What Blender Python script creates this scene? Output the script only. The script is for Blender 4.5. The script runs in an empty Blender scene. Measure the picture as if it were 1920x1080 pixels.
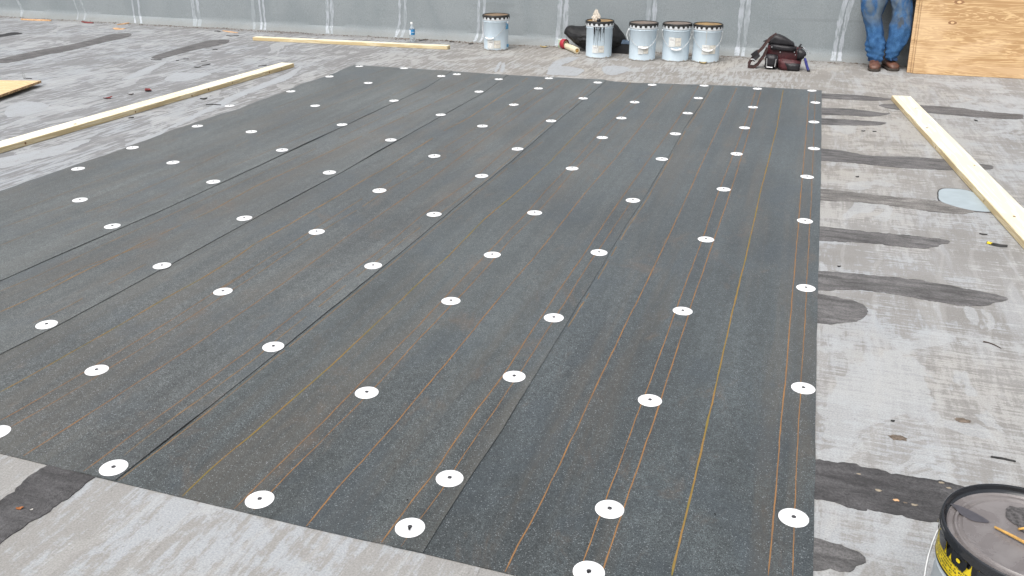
import bpy, bmesh, math, random
from mathutils import Vector, Matrix, noise
random.seed(7)
PI = math.pi
SC = bpy.context.scene
COL = SC.collection

# ------------------------------------------------------------------ camera
FPX, PITCH, YAW, CAMH = 1607.96, 0.421217, -0.321971, 1.5
cam_d = bpy.data.cameras.new("camera")
cam_d.sensor_width = 36.0
cam_d.lens = FPX / 1920 * 36
cam_d.clip_start = 0.05
cam_d.clip_end = 500
cam = bpy.data.objects.new("camera", cam_d)
cam.location = (0, 0, CAMH)
cam.rotation_euler = (PI / 2 - PITCH, 0, -YAW)
COL.objects.link(cam)
SC.camera = cam

# ------------------------------------------------------------------ light
world = bpy.data.worlds.new("World")
SC.world = world
world.use_nodes = True
wn, wl = world.node_tree.nodes, world.node_tree.links
wn.clear()
SUN_EL, SUN_ROT = math.radians(60), math.radians(195)
sky = wn.new('ShaderNodeTexSky')
sky.sky_type = 'NISHITA'
sky.sun_disc = False
sky.sun_elevation = SUN_EL
sky.sun_rotation = SUN_ROT
sky.air_density = 1.0
sky.dust_density = 6.0
sky.ozone_density = 1.0
hsv = wn.new('ShaderNodeHueSaturation')
hsv.inputs['Saturation'].default_value = 0.28
bg = wn.new('ShaderNodeBackground')
bg.inputs['Strength'].default_value = 0.15
wo = wn.new('ShaderNodeOutputWorld')
wl.new(sky.outputs[0], hsv.inputs['Color'])
wl.new(hsv.outputs[0], bg.inputs['Color'])
wl.new(bg.outputs[0], wo.inputs['Surface'])
sun_d = bpy.data.lights.new("sun", 'SUN')
sun_d.energy = 1.2
sun_d.angle = math.radians(60)
sun_d.color = (1.0, 0.97, 0.93)
sun = bpy.data.objects.new("sun", sun_d)
sun.rotation_euler = (PI / 2 - SUN_EL, 0, PI - SUN_ROT)
sun.location = (0, 0, 12)
COL.objects.link(sun)
SC.view_settings.view_transform = 'Standard'
SC.view_settings.look = 'None'
SC.view_settings.gamma = 1.0
SC.view_settings.exposure = 0.35

# ------------------------------------------------------------------ ray helpers (survey of the photo onto real planes)
def _dir(u, v):
    cy, sy, cp, sp = math.cos(YAW), math.sin(YAW), math.cos(PITCH), math.sin(PITCH)
    F = Vector((sy * cp, cy * cp, -sp)); R = Vector((cy, -sy, 0)); U = R.cross(F)
    return R * ((u - 960) / FPX) - U * ((v - 540) / FPX) + F
def G(u, v, z=0.0):
    d = _dir(u, v); t = (z - CAMH) / d.z
    return Vector((d.x * t, d.y * t, z))
def PY(u, v, y):
    d = _dir(u, v); t = y / d.y
    return Vector((d.x * t, y, CAMH + d.z * t))
def nz(x, y=0.0, z=0.0):
    return noise.noise(Vector((x, y, z)))

# ------------------------------------------------------------------ object helpers
def tag(o, label=None, cat=None, group=None, kind=None):
    if label: o['label'] = label
    if cat: o['category'] = cat
    if group: o['group'] = group
    if kind: o['kind'] = kind
    return o
def empty(name, loc, rz=0.0):
    o = bpy.data.objects.new(name, None)
    o.location = loc; o.rotation_euler = (0, 0, rz)
    o.empty_display_size = 0.1
    COL.objects.link(o)
    return o
def mesh(name, verts, faces, mats, parent=None, smooth=False, mi=None):
    me = bpy.data.meshes.new(name)
    me.from_pydata([tuple(v) for v in verts], [], faces)
    for m in (mats if isinstance(mats, (list, tuple)) else [mats]):
        me.materials.append(m)
    if mi:
        for p, k in zip(me.polygons, mi): p.material_index = k
    if smooth:
        for p in me.polygons: p.use_smooth = True
    me.update()
    o = bpy.data.objects.new(name, me)
    COL.objects.link(o)
    if parent: o.parent = parent
    return o
class MB:
    """collects geometry for ONE mesh"""
    def __init__(s): s.v = []; s.f = []; s.m = []
    def add(s, vs, fs, m=0):
        b = len(s.v); s.v += [Vector(v) for v in vs]
        s.f += [tuple(b + i for i in f) for f in fs]; s.m += [m] * len(fs)
    def box(s, c, d, rot=None, m=0, bev=0.0):
        bm = bmesh.new(); bmesh.ops.create_cube(bm, size=1)
        for v in bm.verts: v.co = Vector((v.co.x * d[0], v.co.y * d[1], v.co.z * d[2]))
        if bev: bmesh.ops.bevel(bm, geom=list(bm.edges), offset=bev, segments=2, affect='EDGES')
        M = Matrix.Translation(Vector(c)) @ (rot.to_4x4() if rot else Matrix())
        bm.transform(M); bm.verts.index_update()
        s.add([v.co.copy() for v in bm.verts], [[v.index for v in f.verts] for f in bm.faces], m)
        bm.free()
    def lathe(s, prof, n=48, m=0, c=(0, 0, 0), rot=None, cap0=True, cap1=True):
        vs = []; fs = []; R = rot.to_3x3() if rot else Matrix.Identity(3)
        for (r, z) in prof:
            for k in range(n):
                a = 2 * PI * k / n
                vs.append(R @ Vector((r * math.cos(a), r * math.sin(a), z)) + Vector(c))
        for i in range(len(prof) - 1):
            for k in range(n):
                k2 = (k + 1) % n
                fs.append((i * n + k, i * n + k2, (i + 1) * n + k2, (i + 1) * n + k))
        if cap0 and prof[0][0] > 1e-5: fs.append(tuple(range(n - 1, -1, -1)))
        if cap1 and prof[-1][0] > 1e-5: fs.append(tuple((len(prof) - 1) * n + k for k in range(n)))
        s.add(vs, fs, m)
    def tube(s, pts, r, n=8, m=0, cap=True):
        pts = [Vector(p) for p in pts]; rs = r if isinstance(r, (list, tuple)) else [r] * len(pts)
        vs = []; fs = []; prev = None
        for i, p in enumerate(pts):
            t = (pts[min(i + 1, len(pts) - 1)] - pts[max(i - 1, 0)]).normalized()
            if prev is None:
                a = Vector((0, 0, 1)) if abs(t.z) < .9 else Vector((1, 0, 0)); x = t.cross(a).normalized()
            else: x = (prev - t * prev.dot(t)).normalized()
            prev = x; y = t.cross(x)
            for k in range(n):
                a = 2 * PI * k / n
                vs.append(p + (x * math.cos(a) + y * math.sin(a)) * rs[i])
        for i in range(len(pts) - 1):
            for k in range(n):
                k2 = (k + 1) % n
                fs.append((i * n + k, i * n + k2, (i + 1) * n + k2, (i + 1) * n + k))
        if cap: fs.append(tuple(range(n - 1, -1, -1))); fs.append(tuple((len(pts) - 1) * n + k for k in range(n)))
        s.add(vs, fs, m)
    def loft(s, rings, m=0, cap=True):
        n = len(rings[0]); vs = [v for r in rings for v in r]; fs = []
        for i in range(len(rings) - 1):
            for k in range(n):
                k2 = (k + 1) % n
                fs.append((i * n + k, i * n + k2, (i + 1) * n + k2, (i + 1) * n + k))
        if cap: fs.append(tuple(range(n - 1, -1, -1))); fs.append(tuple((len(rings) - 1) * n + k for k in range(n)))
        s.add(vs, fs, m)
    def build(s, name, mats, parent=None, smooth=False):
        o = mesh(name, s.v, s.f, mats, parent, smooth, s.m)
        if smooth:
            o.data.update()
            try: o.data.shade_auto(math.radians(35)) if hasattr(o.data, 'shade_auto') else None
            except Exception: pass
            sharp_by_angle(o.data, math.radians(38))
        return o
def sharp_by_angle(me, ang):
    bm = bmesh.new(); bm.from_mesh(me)
    bmesh.ops.recalc_face_normals(bm, faces=list(bm.faces))
    for e in bm.edges:
        if len(e.link_faces) == 2: e.smooth = e.calc_face_angle(0) < ang
    bm.to_mesh(me); bm.free()

# ------------------------------------------------------------------ material helpers
class NT:
    def __init__(s, name):
        s.mat = bpy.data.materials.new(name); s.mat.use_nodes = True
        s.n = s.mat.node_tree.nodes; s.l = s.mat.node_tree.links
        s.b = s.n['Principled BSDF']; s.tc = s.n.new('ShaderNodeTexCoord')
    def _set(s, sock, v):
        if isinstance(v, bpy.types.NodeSocket): s.l.new(v, sock)
        elif isinstance(v, (tuple, list)):
            sock.default_value = (*v, 1.0) if len(v) == 3 and len(sock.default_value) == 4 else v
        else: sock.default_value = v
    def map(s, scale=(1, 1, 1), loc=(0, 0, 0), rot=(0, 0, 0), src='Object'):
        m = s.n.new('ShaderNodeMapping'); s.l.new(s.tc.outputs[src], m.inputs['Vector'])
        m.inputs['Scale'].default_value = scale; m.inputs['Location'].default_value = loc; m.inputs['Rotation'].default_value = rot
        return m.outputs[0]
    def noise(s, vec, scale, detail=4, rough=.55, dist=0.0, out='Fac'):
        m = s.n.new('ShaderNodeTexNoise'); s.l.new(vec, m.inputs['Vector'])
        m.inputs['Scale'].default_value = scale; m.inputs['Detail'].default_value = detail
        m.inputs['Roughness'].default_value = rough; m.inputs['Distortion'].default_value = dist
        return m.outputs[out]
    def vor(s, vec, scale, feature='F1', out='Distance'):
        m = s.n.new('ShaderNodeTexVoronoi'); m.feature = feature; s.l.new(vec, m.inputs['Vector'])
        m.inputs['Scale'].default_value = scale
        return m.outputs[out]
    def wave(s, vec, scale, dist=2.0, detail=3, dscale=1.0, typ='BANDS', d='X'):
        m = s.n.new('ShaderNodeTexWave'); m.wave_type = typ
        if typ == 'BANDS': m.bands_direction = d
        else: m.rings_direction = d
        s.l.new(vec, m.inputs['Vector'])
        m.inputs['Scale'].default_value = scale; m.inputs['Distortion'].default_value = dist
        m.inputs['Detail'].default_value = detail; m.inputs['Detail Scale'].default_value = dscale
        return m.outputs['Fac']
    def math(s, op, a, b=0.0, c=0.0, clamp=False):
        m = s.n.new('ShaderNodeMath'); m.operation = op; m.use_clamp = clamp
        s._set(m.inputs[0], a); s._set(m.inputs[1], b)
        if op in ('MULTIPLY_ADD',): s._set(m.inputs[2], c)
        return m.outputs[0]
    def step(s, v, a, b, lo=0.0, hi=1.0):
        m = s.n.new('ShaderNodeMapRange'); m.interpolation_type = 'SMOOTHSTEP'
        s._set(m.inputs['Value'], v); s._set(m.inputs['From Min'], a); s._set(m.inputs['From Max'], b)
        s._set(m.inputs['To Min'], lo); s._set(m.inputs['To Max'], hi)
        return m.outputs['Result']
    def mix(s, f, a, b, typ='MIX'):
        m = s.n.new('ShaderNodeMix'); m.data_type = 'RGBA'; m.blend_type = typ
        s._set(m.inputs[0], f); s._set(m.inputs[6], a); s._set(m.inputs[7], b)
        return m.outputs[2]
    def sep(s, out='Object'):
        m = s.n.new('ShaderNodeSeparateXYZ'); s.l.new(s.tc.outputs[out], m.inputs[0]); return m.outputs
    def grey(s, v):
        m = s.n.new('ShaderNodeCombineColor')
        for i in range(3): s._set(m.inputs[i], v)
        return m.outputs[0]
    def bump(s, h, strength=.3, dist=.002):
        m = s.n.new('ShaderNodeBump'); m.inputs['Strength'].default_value = strength; m.inputs['Distance'].default_value = dist
        s._set(m.inputs['Height'], h); s.l.new(m.outputs[0], s.b.inputs['Normal'])
    def out(s, col, rough=.7, spec=.5, metal=0.0, **kw):
        s._set(s.b.inputs['Base Color'], col); s._set(s.b.inputs['Roughness'], rough)
        s._set(s.b.inputs['Specular IOR Level'], spec); s._set(s.b.inputs['Metallic'], metal)
        for k, v in kw.items(): s._set(s.b.inputs[k.replace('_', ' ')], v)
        return s.mat
def plain(name, col, rough=.6, spec=.4, metal=0.0, var=.15, scale=30, **kw):
    t = NT(name); n = t.noise(t.map(), scale, 4, .6)
    f = t.step(n, .3, .7, 1 - var, 1 + var)
    return t.out(t.mix(1.0, col, t.grey(f), 'MULTIPLY'), rough, spec, metal, **kw)

# ---- roof deck
def deck_material():
    t = NT("weathered_roof_coating")
    X, Y, Z = t.sep()
    wob = t.noise(t.map(), 1.1, 3, .5)
    bx = t.step(t.math('ADD', X, t.math('MULTIPLY', wob, .6)), .2, .7)       # brush direction: across on the right, lengthwise elsewhere
    far = t.step(Y, 4.9, 5.6)
    left = t.step(X, -2.6, -4.6)
    sy1 = t.noise(t.map((1, .10, 1), rot=(0, 0, .03)), 34, 7, .68, .3)
    sx1 = t.noise(t.map((.13, 1, 1), (3, 1, 0), (0, 0, .06)), 34, 7, .68, .3)
    sy2 = t.noise(t.map((1, .05, 1)), 110, 4, .6)
    sx2 = t.noise(t.map((.05, 1, 1)), 110, 4, .6)
    def bl(a, b):
        m = t.n.new('ShaderNodeMix'); m.data_type = 'FLOAT'
        t._set(m.inputs[0], bx); t._set(m.inputs[2], a); t._set(m.inputs[3], b); return m.outputs[0]
    sxf = t.noise(t.map((.10, 1, 1), (3, 1, 0), (0, 0, .06)), 62, 6, .7, .3)
    syf = t.noise(t.map((1, .12, 1), (6, 2, 0), (0, 0, .03)), 40, 6, .7, .3)
    linen = t.math('ADD', t.math('MULTIPLY', sxf, .60), t.math('MULTIPLY', syf, .40))
    st1, st2 = bl(sy1, linen), bl(sy2, sx2)
    near = t.step(Y, 2.4, 1.2)
    iso = t.noise(t.map((1, .6, 1), (6, 2, 0)), 42, 7, .75)
    st1 = t.math('ADD', t.math('MULTIPLY', st1, t.math('SUBTRACT', 1.0, t.math('MULTIPLY', near, .45))), t.math('MULTIPLY', iso, t.math('MULTIPLY', near, .45)))
    patch = t.noise(t.map((1, .7, 1), (2.3, 5.1, 0)), 1.5, 7, .62, .9)
    patch2 = t.noise(t.map((.6, 1, 1), (7.3, 2.1, 0)), 4.5, 6, .65, 1.2)
    val = t.math('ADD', t.math('MULTIPLY', st1, .78), t.math('ADD', t.math('MULTIPLY', patch, .45), t.math('MULTIPLY', patch2, .32)))
    mask = t.math('MULTIPLY', t.step(val, .745, .835), .85)
    under = t.mix(t.step(t.noise(t.map(), 2.2, 5, .6), .35, .65), (.232, .225, .215), (.270, .265, .258))
    under = t.mix(t.math('MULTIPLY', left, .75), under, (.190, .196, .206))
    under = t.mix(t.math('MULTIPLY', t.step(Y, 2.6, 1.4), .55), under, (.300, .295, .282))
    coat_warm = (.375, .368, .352); coat_cool = (.355, .375, .395)
    coat = t.mix(t.step(t.noise(t.map((1, 1, 1), (1, 9, 0)), .9, 5, .6), .40, .60), coat_warm, coat_cool)
    coat = t.mix(t.math('MULTIPLY', left, .6), coat, (.335, .36, .385))
    col = t.mix(mask, under, coat)
    # thick crisp flood-coat patches
    fl = t.noise(t.map((1, .55, 1), (12.3, 3.3, 0)), 1.7, 5, .55, 1.5)
    flm = t.math('MULTIPLY', t.step(fl, .585, .60), .6)
    col = t.mix(flm, col, (.385, .40, .41))
    # beige cast of the strip before the wall
    bz = t.math('MULTIPLY', t.math('MULTIPLY', far, t.step(X, -6.0, -3.4)), t.step(X, 1.6, .1))
    col = t.mix(t.math('MULTIPLY', bz, .40), col, t.mix(1.0, col, (1.0, .93, .83), 'MULTIPLY'))
    # brush strokes crossing the right hand side lengthwise
    vb = t.noise(t.map((1, .13, 1), (4, 4, 0)), 9, 6, .6, .5)
    col = t.mix(t.math('MULTIPLY', t.math('MULTIPLY', t.step(vb, .53, .66), bx), .45), col, (.39, .405, .42))
    # curving squeegee lines
    wv = t.wave(t.map((1, .35, 1), (0, 0, 0), (0, 0, .25)), 1.6, 9, 4, 1.3)
    col = t.mix(t.math('MULTIPLY', t.step(wv, .93, .99), .22), col, (.42, .42, .41))
    # thin drag marks, dark and light
    dm = t.math('MULTIPLY', t.step(st2, .60, .70), t.step(patch, .60, .42))
    col = t.mix(t.math('MULTIPLY', dm, .55), col, (.17, .165, .16))
    lm = t.math('MULTIPLY', t.step(st2, .40, .33), .35)
    col = t.mix(lm, col, (.42, .42, .41))
    # grain, pores, dirt
    gr = t.noise(t.map(), 190, 3, .7)
    col = t.mix(1.0, col, t.grey(t.step(gr, .25, .75, .80, 1.18)), 'MULTIPLY')
    po = t.noise(t.map((1, 1, 1), (5, 5, 0)), 62, 5, .75)
    col = t.mix(t.math('MULTIPLY', t.step(po, .60, .69), .65), col, (.15, .145, .135))
    po2 = t.noise(t.map((1, 1, 1), (1, 7, 0)), 9, 8, .8)
    col = t.mix(t.math('MULTIPLY', t.step(po2, .60, .70), .45), col, (.20, .19, .18))
    # wall-foot dirt, with the junction's shadow line painted into the colour
    dw = t.step(t.math('ADD', t.math('ADD', Y, t.math('MULTIPLY', X, .03)), t.math('MULTIPLY', t.noise(t.map(), 5, 6, .7), .5)), 9.60, 10.0)
    col = t.mix(t.math('MULTIPLY', dw, .55), col, (.17, .155, .14))
    t.out(col, t.step(mask, 0, 1, .85, .62), .35)
    h = t.math('ADD', t.math('MULTIPLY', val, 1.0), t.math('ADD', t.math('MULTIPLY', st2, .35), t.math('MULTIPLY', gr, .35)))
    t.bump(h, .45, .004)
    return t.mat

def membrane_material(name, seed, tint):
    t = NT(name)
    g1 = t.noise(t.map((1, 1, 1), (seed, 0, 0)), 330, 2, .8)
    g2 = t.noise(t.map((1, 1, 1), (0, seed, 0)), 120, 3, .7)
    base = t.mix(t.step(g1, .36, .64), tuple(c * .28 for c in tint), tuple(c * 1.75 for c in tint))
    base = t.mix(1.0, base, t.grey(t.step(g2, .3, .7, .74, 1.28)), 'MULTIPLY')
    g3 = t.noise(t.map((1, .6, 1), (seed, 2, 0)), 34, 5, .8)
    base = t.mix(1.0, base, t.grey(t.step(g3, .3, .7, .80, 1.22)), 'MULTIPLY')
    big = t.noise(t.map((1, .45, 1), (seed * 3, 1, 0)), 1.6, 6, .62, .5)
    base = t.mix(1.0, base, t.grey(t.step(big, .32, .68, .77, 1.24)), 'MULTIPLY')
    roll = t.noise(t.map((1, .06, 1), (seed, 7, 0)), 14, 5, .6)       # faint lengthwise roller marks
    base = t.mix(1.0, base, t.grey(t.step(roll, .3, .7, .82, 1.18)), 'MULTIPLY')
    bnd = t.noise(t.map((1, .05, 1), (seed * 2, 9, 0)), 6, 4, .6)
    base = t.mix(t.math('MULTIPLY', t.step(bnd, .48, .64), .42), base, (.086, .074, .058))
    blu = t.noise(t.map((1, .6, 1), (9, seed, 0)), 2.6, 5, .65, .4)
    base = t.mix(t.math('MULTIPLY', t.step(blu, .50, .64), .35), base, tuple(c * k for c, k in zip(tint, (.74, .86, 1.05))))
    rust = t.noise(t.map((1, .5, 1), (seed, 3, 0)), 5.5, 7, .72, .6)
    base = t.mix(t.math('MULTIPLY', t.step(rust, .55, .72), .55), base, (.105, .075, .052))
    dust = t.noise(t.map((1, .16, 1), (2, seed, 0)), 17, 7, .75)
    base = t.mix(t.math('MULTIPLY', t.step(dust, .64, .78), .40), base, (.17, .18, .18))
    # single bright mineral grains
    wn_ = t.vor(t.map((1, 1, 1), (seed, seed, 0)), 420, 'F1', 'Color')
    m = t.n.new('ShaderNodeSeparateColor'); t.l.new(wn_, m.inputs[0])
    base = t.mix(t.math('MULTIPLY', t.step(m.outputs[0], .965, .975), .45), base, (.34, .37, .39))
    t.out(base, .62, .5)
    t._set(t.b.inputs['Sheen Weight'], .22); t._set(t.b.inputs['Sheen Roughness'], .5)
    t._set(t.b.inputs['Sheen Tint'], (.80, .88, .92))
    t.bump(t.math('ADD', g1, t.math('MULTIPLY', roll, .6)), .5, .0012)
    return t.mat

def line_material(name, c1, c2, memb):
    t = NT(name)
    a = t.noise(t.map(), 85, 4, .75); b = t.noise(t.map((1, 1, 1), (3, 3, 0)), 7, 4, .6)
    col = t.mix(t.step(b, .35, .65), c1, c2)
    col = t.mix(t.math('MULTIPLY', t.step(t.math('ADD', a, t.math('MULTIPLY', b, .35)), .74, .92), .65), col, memb)
    return t.out(col, .85, .2)

def tar_material(name, c, warm=.0):
    t = NT(name)
    st = t.noise(t.map((.25, 1, 1)), 26, 6, .65, .4); bl = t.noise(t.map(), 3.5, 6, .65)
    col = t.mix(1.0, c, t.grey(t.step(st, .3, .7, .62, 1.40)), 'MULTIPLY')
    gr = t.noise(t.map(), 150, 3, .75)
    col = t.mix(1.0, col, t.grey(t.step(gr, .3, .7, .72, 1.30)), 'MULTIPLY')
    col = t.mix(1.0, col, t.grey(t.step(bl, .3, .7, .80, 1.25)), 'MULTIPLY')
    ch = t.noise(t.map((.6, 1, 1), (4, 2, 0)), 24, 6, .7)
    col = t.mix(t.math('MULTIPLY', t.step(ch, .69, .73), .7), col, (.33, .29, .24))
    dk = t.noise(t.map((.5, 1, 1), (9, 2, 0)), 30, 5, .7)
    col = t.mix(t.math('MULTIPLY', t.step(dk, .66, .72), .7), col, (.03, .03, .03))
    t.out(col, .72, .4); t.bump(t.math('ADD', st, t.math('ADD', ch, gr)), .7, .006)
    return t.mat

def wood_material(name, c1, c2, axis=0, scale=1.0, knots=True, ply=False):
    t = NT(name)
    sc = [9, 9, 9]; sc[axis] = .55
    s2 = [55, 55, 55]; s2[axis] = 1.6
    w = t.noise(t.map(tuple(x * scale for x in sc)), 1.6, 5, .6, 1.4 if ply else .6)
    ring = t.math('FRACT', t.math('MULTIPLY', w, 9.0 if ply else 6.0))
    ring = t.math('ABSOLUTE', t.math('SUBTRACT', ring, .5))
    fib = t.noise(t.map(tuple(x * scale for x in s2)), 1.0, 4, .7)
    f = t.math('ADD', t.math('MULTIPLY', t.step(ring, .02, .30), .60), t.math('MULTIPLY', fib, .40))
    col = t.mix(t.step(f, .25, .8), c1, c2)
    if ply:
        big = t.noise(t.map((1.2, 1.2, 2.4), (3, 3, 3)), 1.5, 4, .55, .8)
        col = t.mix(t.math('MULTIPLY', t.step(big, .48, .66), .5), col, (.62, .44, .26))
        og = t.noise(t.map((1.5, 1.5, 4), (5, 1, 3)), 2.4, 4, .6, .8)
        col = t.mix(t.math('MULTIPLY', t.step(og, .60, .72), .40), col, (.36, .19, .075))
        sp = t.noise(t.map((4, 4, 8)), 5, 4, .6)
        col = t.mix(t.math('MULTIPLY', t.step(sp, .71, .77), .7), col, (.30, .15, .06))
    t.out(col, .62, .35); t.bump(f, .15, .001)
    return t.mat

M = {}
M['deck'] = deck_material()
TINTS = [(.043, .0515, .054), (.050, .0575, .058), (.060, .066, .065), (.069, .074, .0715), (.066, .0715, .069)]
for i, c in enumerate(TINTS): M['sheet%d' % i] = membrane_material('mineral_membrane_%s' % 'abcde'[i], i * 3.7 + 1, c)
M['chalk'] = line_material('rust_orange_line', (.29, .155, .065), (.23, .13, .065), (.075, .08, .08))
M['chalk_old'] = line_material('faded_line', (.27, .165, .08), (.21, .145, .08), (.08, .085, .08))
M['chalk_yellow'] = line_material('yellow_line', (.20, .155, .045), (.27, .155, .055), (.08, .08, .06))
M['tar'] = tar_material('roof_cement', (.115, .112, .112))
M['tar_dark'] = tar_material('fresh_roof_cement', (.072, .070, .072))
M['tar_old'] = tar_material('weathered_roof_cement', (.175, .168, .16))
M['tar_black'] = tar_material('black_tar', (.03, .03, .032))
M['lumber'] = wood_material('pine_lit_top', (.90, .86, .72), (.82, .74, .53), 0)  # top faces: bright overhead light painted into the pine colour
M['lumber_shaded'] = wood_material('pine_shaded_side', (.68, .58, .38), (.56, .44, .25), 0)  # same pine for the side faces, their shade painted in
M['ply'] = wood_material('plywood_face', (.54, .37, .19), (.36, .215, .095), 0, .8, ply=True)
M['ply_pale'] = wood_material('plywood_face_pale', (.78, .60, .36), (.66, .46, .24), 0, .8, ply=True)
M['ply_edge'] = wood_material('plywood_edge', (.56, .38, .19), (.28, .16, .08), 0)
M['knot'] = plain('knot', (.22, .11, .045), .6)
def washer_mat():
    t = NT('white_painted_plate')
    n = t.noise(t.map(), 60, 5, .7); oi = t.n.new('ShaderNodeObjectInfo')
    v = t.n.new('ShaderNodeVectorMath'); v.operation = 'ADD'; t.l.new(t.tc.outputs['Object'], v.inputs[0])
    cc = t.n.new('ShaderNodeCombineXYZ'); t.l.new(oi.outputs['Random'], cc.inputs[0]); t.l.new(cc.outputs[0], v.inputs[1])
    d = t.noise(v.outputs[0], 22, 5, .7)
    col = t.mix(t.math('MULTIPLY', t.step(d, .56, .70), .35), (.84, .85, .86), (.50, .49, .46))
    return t.out(col, .42, .45)
M['washer'] = washer_mat()
M['screw'] = plain('screw_steel', (.07, .07, .075), .45, .5, .4)
M['black'] = plain('black_plastic', (.018, .018, .02), .35, .5)

# pail paint
def pail_paint(name, c):
    t = NT(name)
    n = t.noise(t.map((1, 1, .3)), 9, 6, .65); d = t.noise(t.map((1, 1, 1), (3, 3, 0)), 30, 5, .7)
    col = t.mix(t.step(n, .3, .7), c, tuple(x * .88 for x in c))
    col = t.mix(t.math('MULTIPLY', t.step(d, .64, .74), .35), col, (.36, .30, .22))
    z = t.sep()[2]
    rust = t.math('MULTIPLY', t.step(t.math('ADD', z, t.math('MULTIPLY', t.math('SUBTRACT', d, .5), .05)), .016, .004), .7)
    col = t.mix(rust, col, (.25, .17, .09))
    return t.out(col, .38, .45)
M['pail'] = pail_paint('pale_blue_enamel', (.56, .66, .73))
M['pail_near'] = pail_paint('grey_white_enamel', (.55, .61, .64))
M['pail_white'] = plain('white_rim_enamel', (.74, .77, .79), .4, var=.06)
def rusty(name, a, b):
    t = NT(name)
    n = t.noise(t.map(), 9, 6, .65, .6); n2 = t.noise(t.map((1, 1, 1), (2, 2, 2)), 40, 5, .7)
    col = t.mix(t.step(n, .38, .62), a, b)
    col = t.mix(t.math('MULTIPLY', t.step(n2, .58, .70), .6), col, (.05, .045, .04))
    return t.out(col, .6, .4)
M['lid_brown'] = rusty('tarred_lid_brown', (.17, .115, .075), (.24, .165, .10))
M['lid_grey'] = rusty('tarred_lid_grey', (.15, .135, .125), (.21, .16, .13))
M['lid_rust'] = rusty('tarred_lid_rusty', (.17, .125, .085), (.36, .23, .09))
M['lid_rim'] = plain('black_lid_rim', (.022, .021, .02), .38, .5, var=.3)
M['tarblob'] = plain('wet_black_tar', (.008, .008, .009), .22, .5)
M['wire'] = plain('galvanised_wire', (.42, .43, .43), .4, .5, .6)
M['grip'] = plain('white_plastic_grip', (.80, .82, .82), .4)
M['paper'] = plain('off_white_paper', (.66, .67, .65), .8, .2, var=.12, scale=60)
M['paper_brown'] = plain('stained_paper', (.60, .58, .52), .8, .2, var=.15, scale=40)
M['print_blue'] = plain('blue_print', (.10, .33, .55), .5)
M['print_grey'] = plain('faint_print', (.42, .40, .40), .7)
# near pail lid: wet, dirty grey-mauve
def near_lid():
    t = NT('wet_dirty_lid')
    X, Y, Z = t.sep()
    n = t.noise(t.map(), 14, 6, .65, .5); n2 = t.noise(t.map(), 55, 5, .7)
    col = t.mix(t.step(n, .35, .65), (.155, .140, .138), (.205, .190, .188))
    col = t.mix(t.math('MULTIPLY', t.step(n2, .64, .72), .35), col, (.24, .17, .09))
    t.out(col, t.step(n, .35, .65, .22, .36), .5); t.bump(n, .06, .003)
    return t.mat
M['near_lid'] = near_lid()
M['near_rim'] = plain('wet_black_rim', (.016, .018, .022), .16, .6, var=.25, scale=14)
M['yellow'] = plain('yellow_print', (.78, .60, .02), .4, var=.08)
M['grime'] = plain('lid_grime', (.085, .080, .080), .5, .35, var=.5, scale=120)
M['dent'] = plain('lid_dark_reflection', (.075, .072, .082), .22, .4)  # dark gloss reflection of the dent, put into the colour
M['stick'] = plain('varnished_stick', (.55, .32, .09), .4, var=.25, scale=60)

# wall
def wall_material():
    t = NT('mineral_wall_flashing')
    g = t.noise(t.map(), 120, 4, .75); b = t.noise(t.map((.8, .8, .6)), 2.4, 6, .6, .4); c = t.noise(t.map((1, 1, 1), (4, 2, 3)), 14, 6, .7)
    col = t.mix(t.step(b, .35, .65), (.236, .266, .278), (.270, .298, .310))
    col = t.mix(1.0, col, t.grey(t.step(g, .3, .7, .85, 1.15)), 'MULTIPLY')
    col = t.mix(t.math('MULTIPLY', t.step(c, .60, .74), .30), col, (.16, .18, .18))
    h = t.noise(t.map((.35, .35, 3.5), (1, 1, 7)), 2.2, 6, .6, .7)
    col = t.mix(t.math('MULTIPLY', t.step(h, .62, .66), .18), col, (.145, .155, .16))
    sk = t.noise(t.map((1, 1, 1), (8, 2, 3)), 11, 6, .8)
    col = t.mix(t.math('MULTIPLY', t.step(sk, .67, .70), .7), col, (.12, .125, .13))
    z = t.sep()[2]
    foot = t.step(t.math('ADD', z, t.math('MULTIPLY', c, .10)), .16, .04)
    col = t.mix(t.math('MULTIPLY', foot, .40), col, (.22, .205, .18))
    t.out(col, .8, .3); t.bump(g, .35, .002)
    return t.mat
M['wall'] = wall_material()
def streak_mat():
    t = NT('aluminium_seam_coating')
    n = t.noise(t.map((1, 1, .25)), 40, 6, .7); n2 = t.noise(t.map((1, 1, .5), (4, 0, 0)), 5, 5, .6)
    col = t.mix(t.step(n, .45, .66), (.42, .45, .49), (.255, .29, .30))
    col = t.mix(t.math('MULTIPLY', t.step(n2, .46, .60), .85), col, (.285, .318, .333))
    return t.out(col, .6, .4)
M['streak'] = streak_mat()
M['coping'] = plain('grey_metal_coping', (.40, .43, .44), .4, .5, .3)

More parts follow.
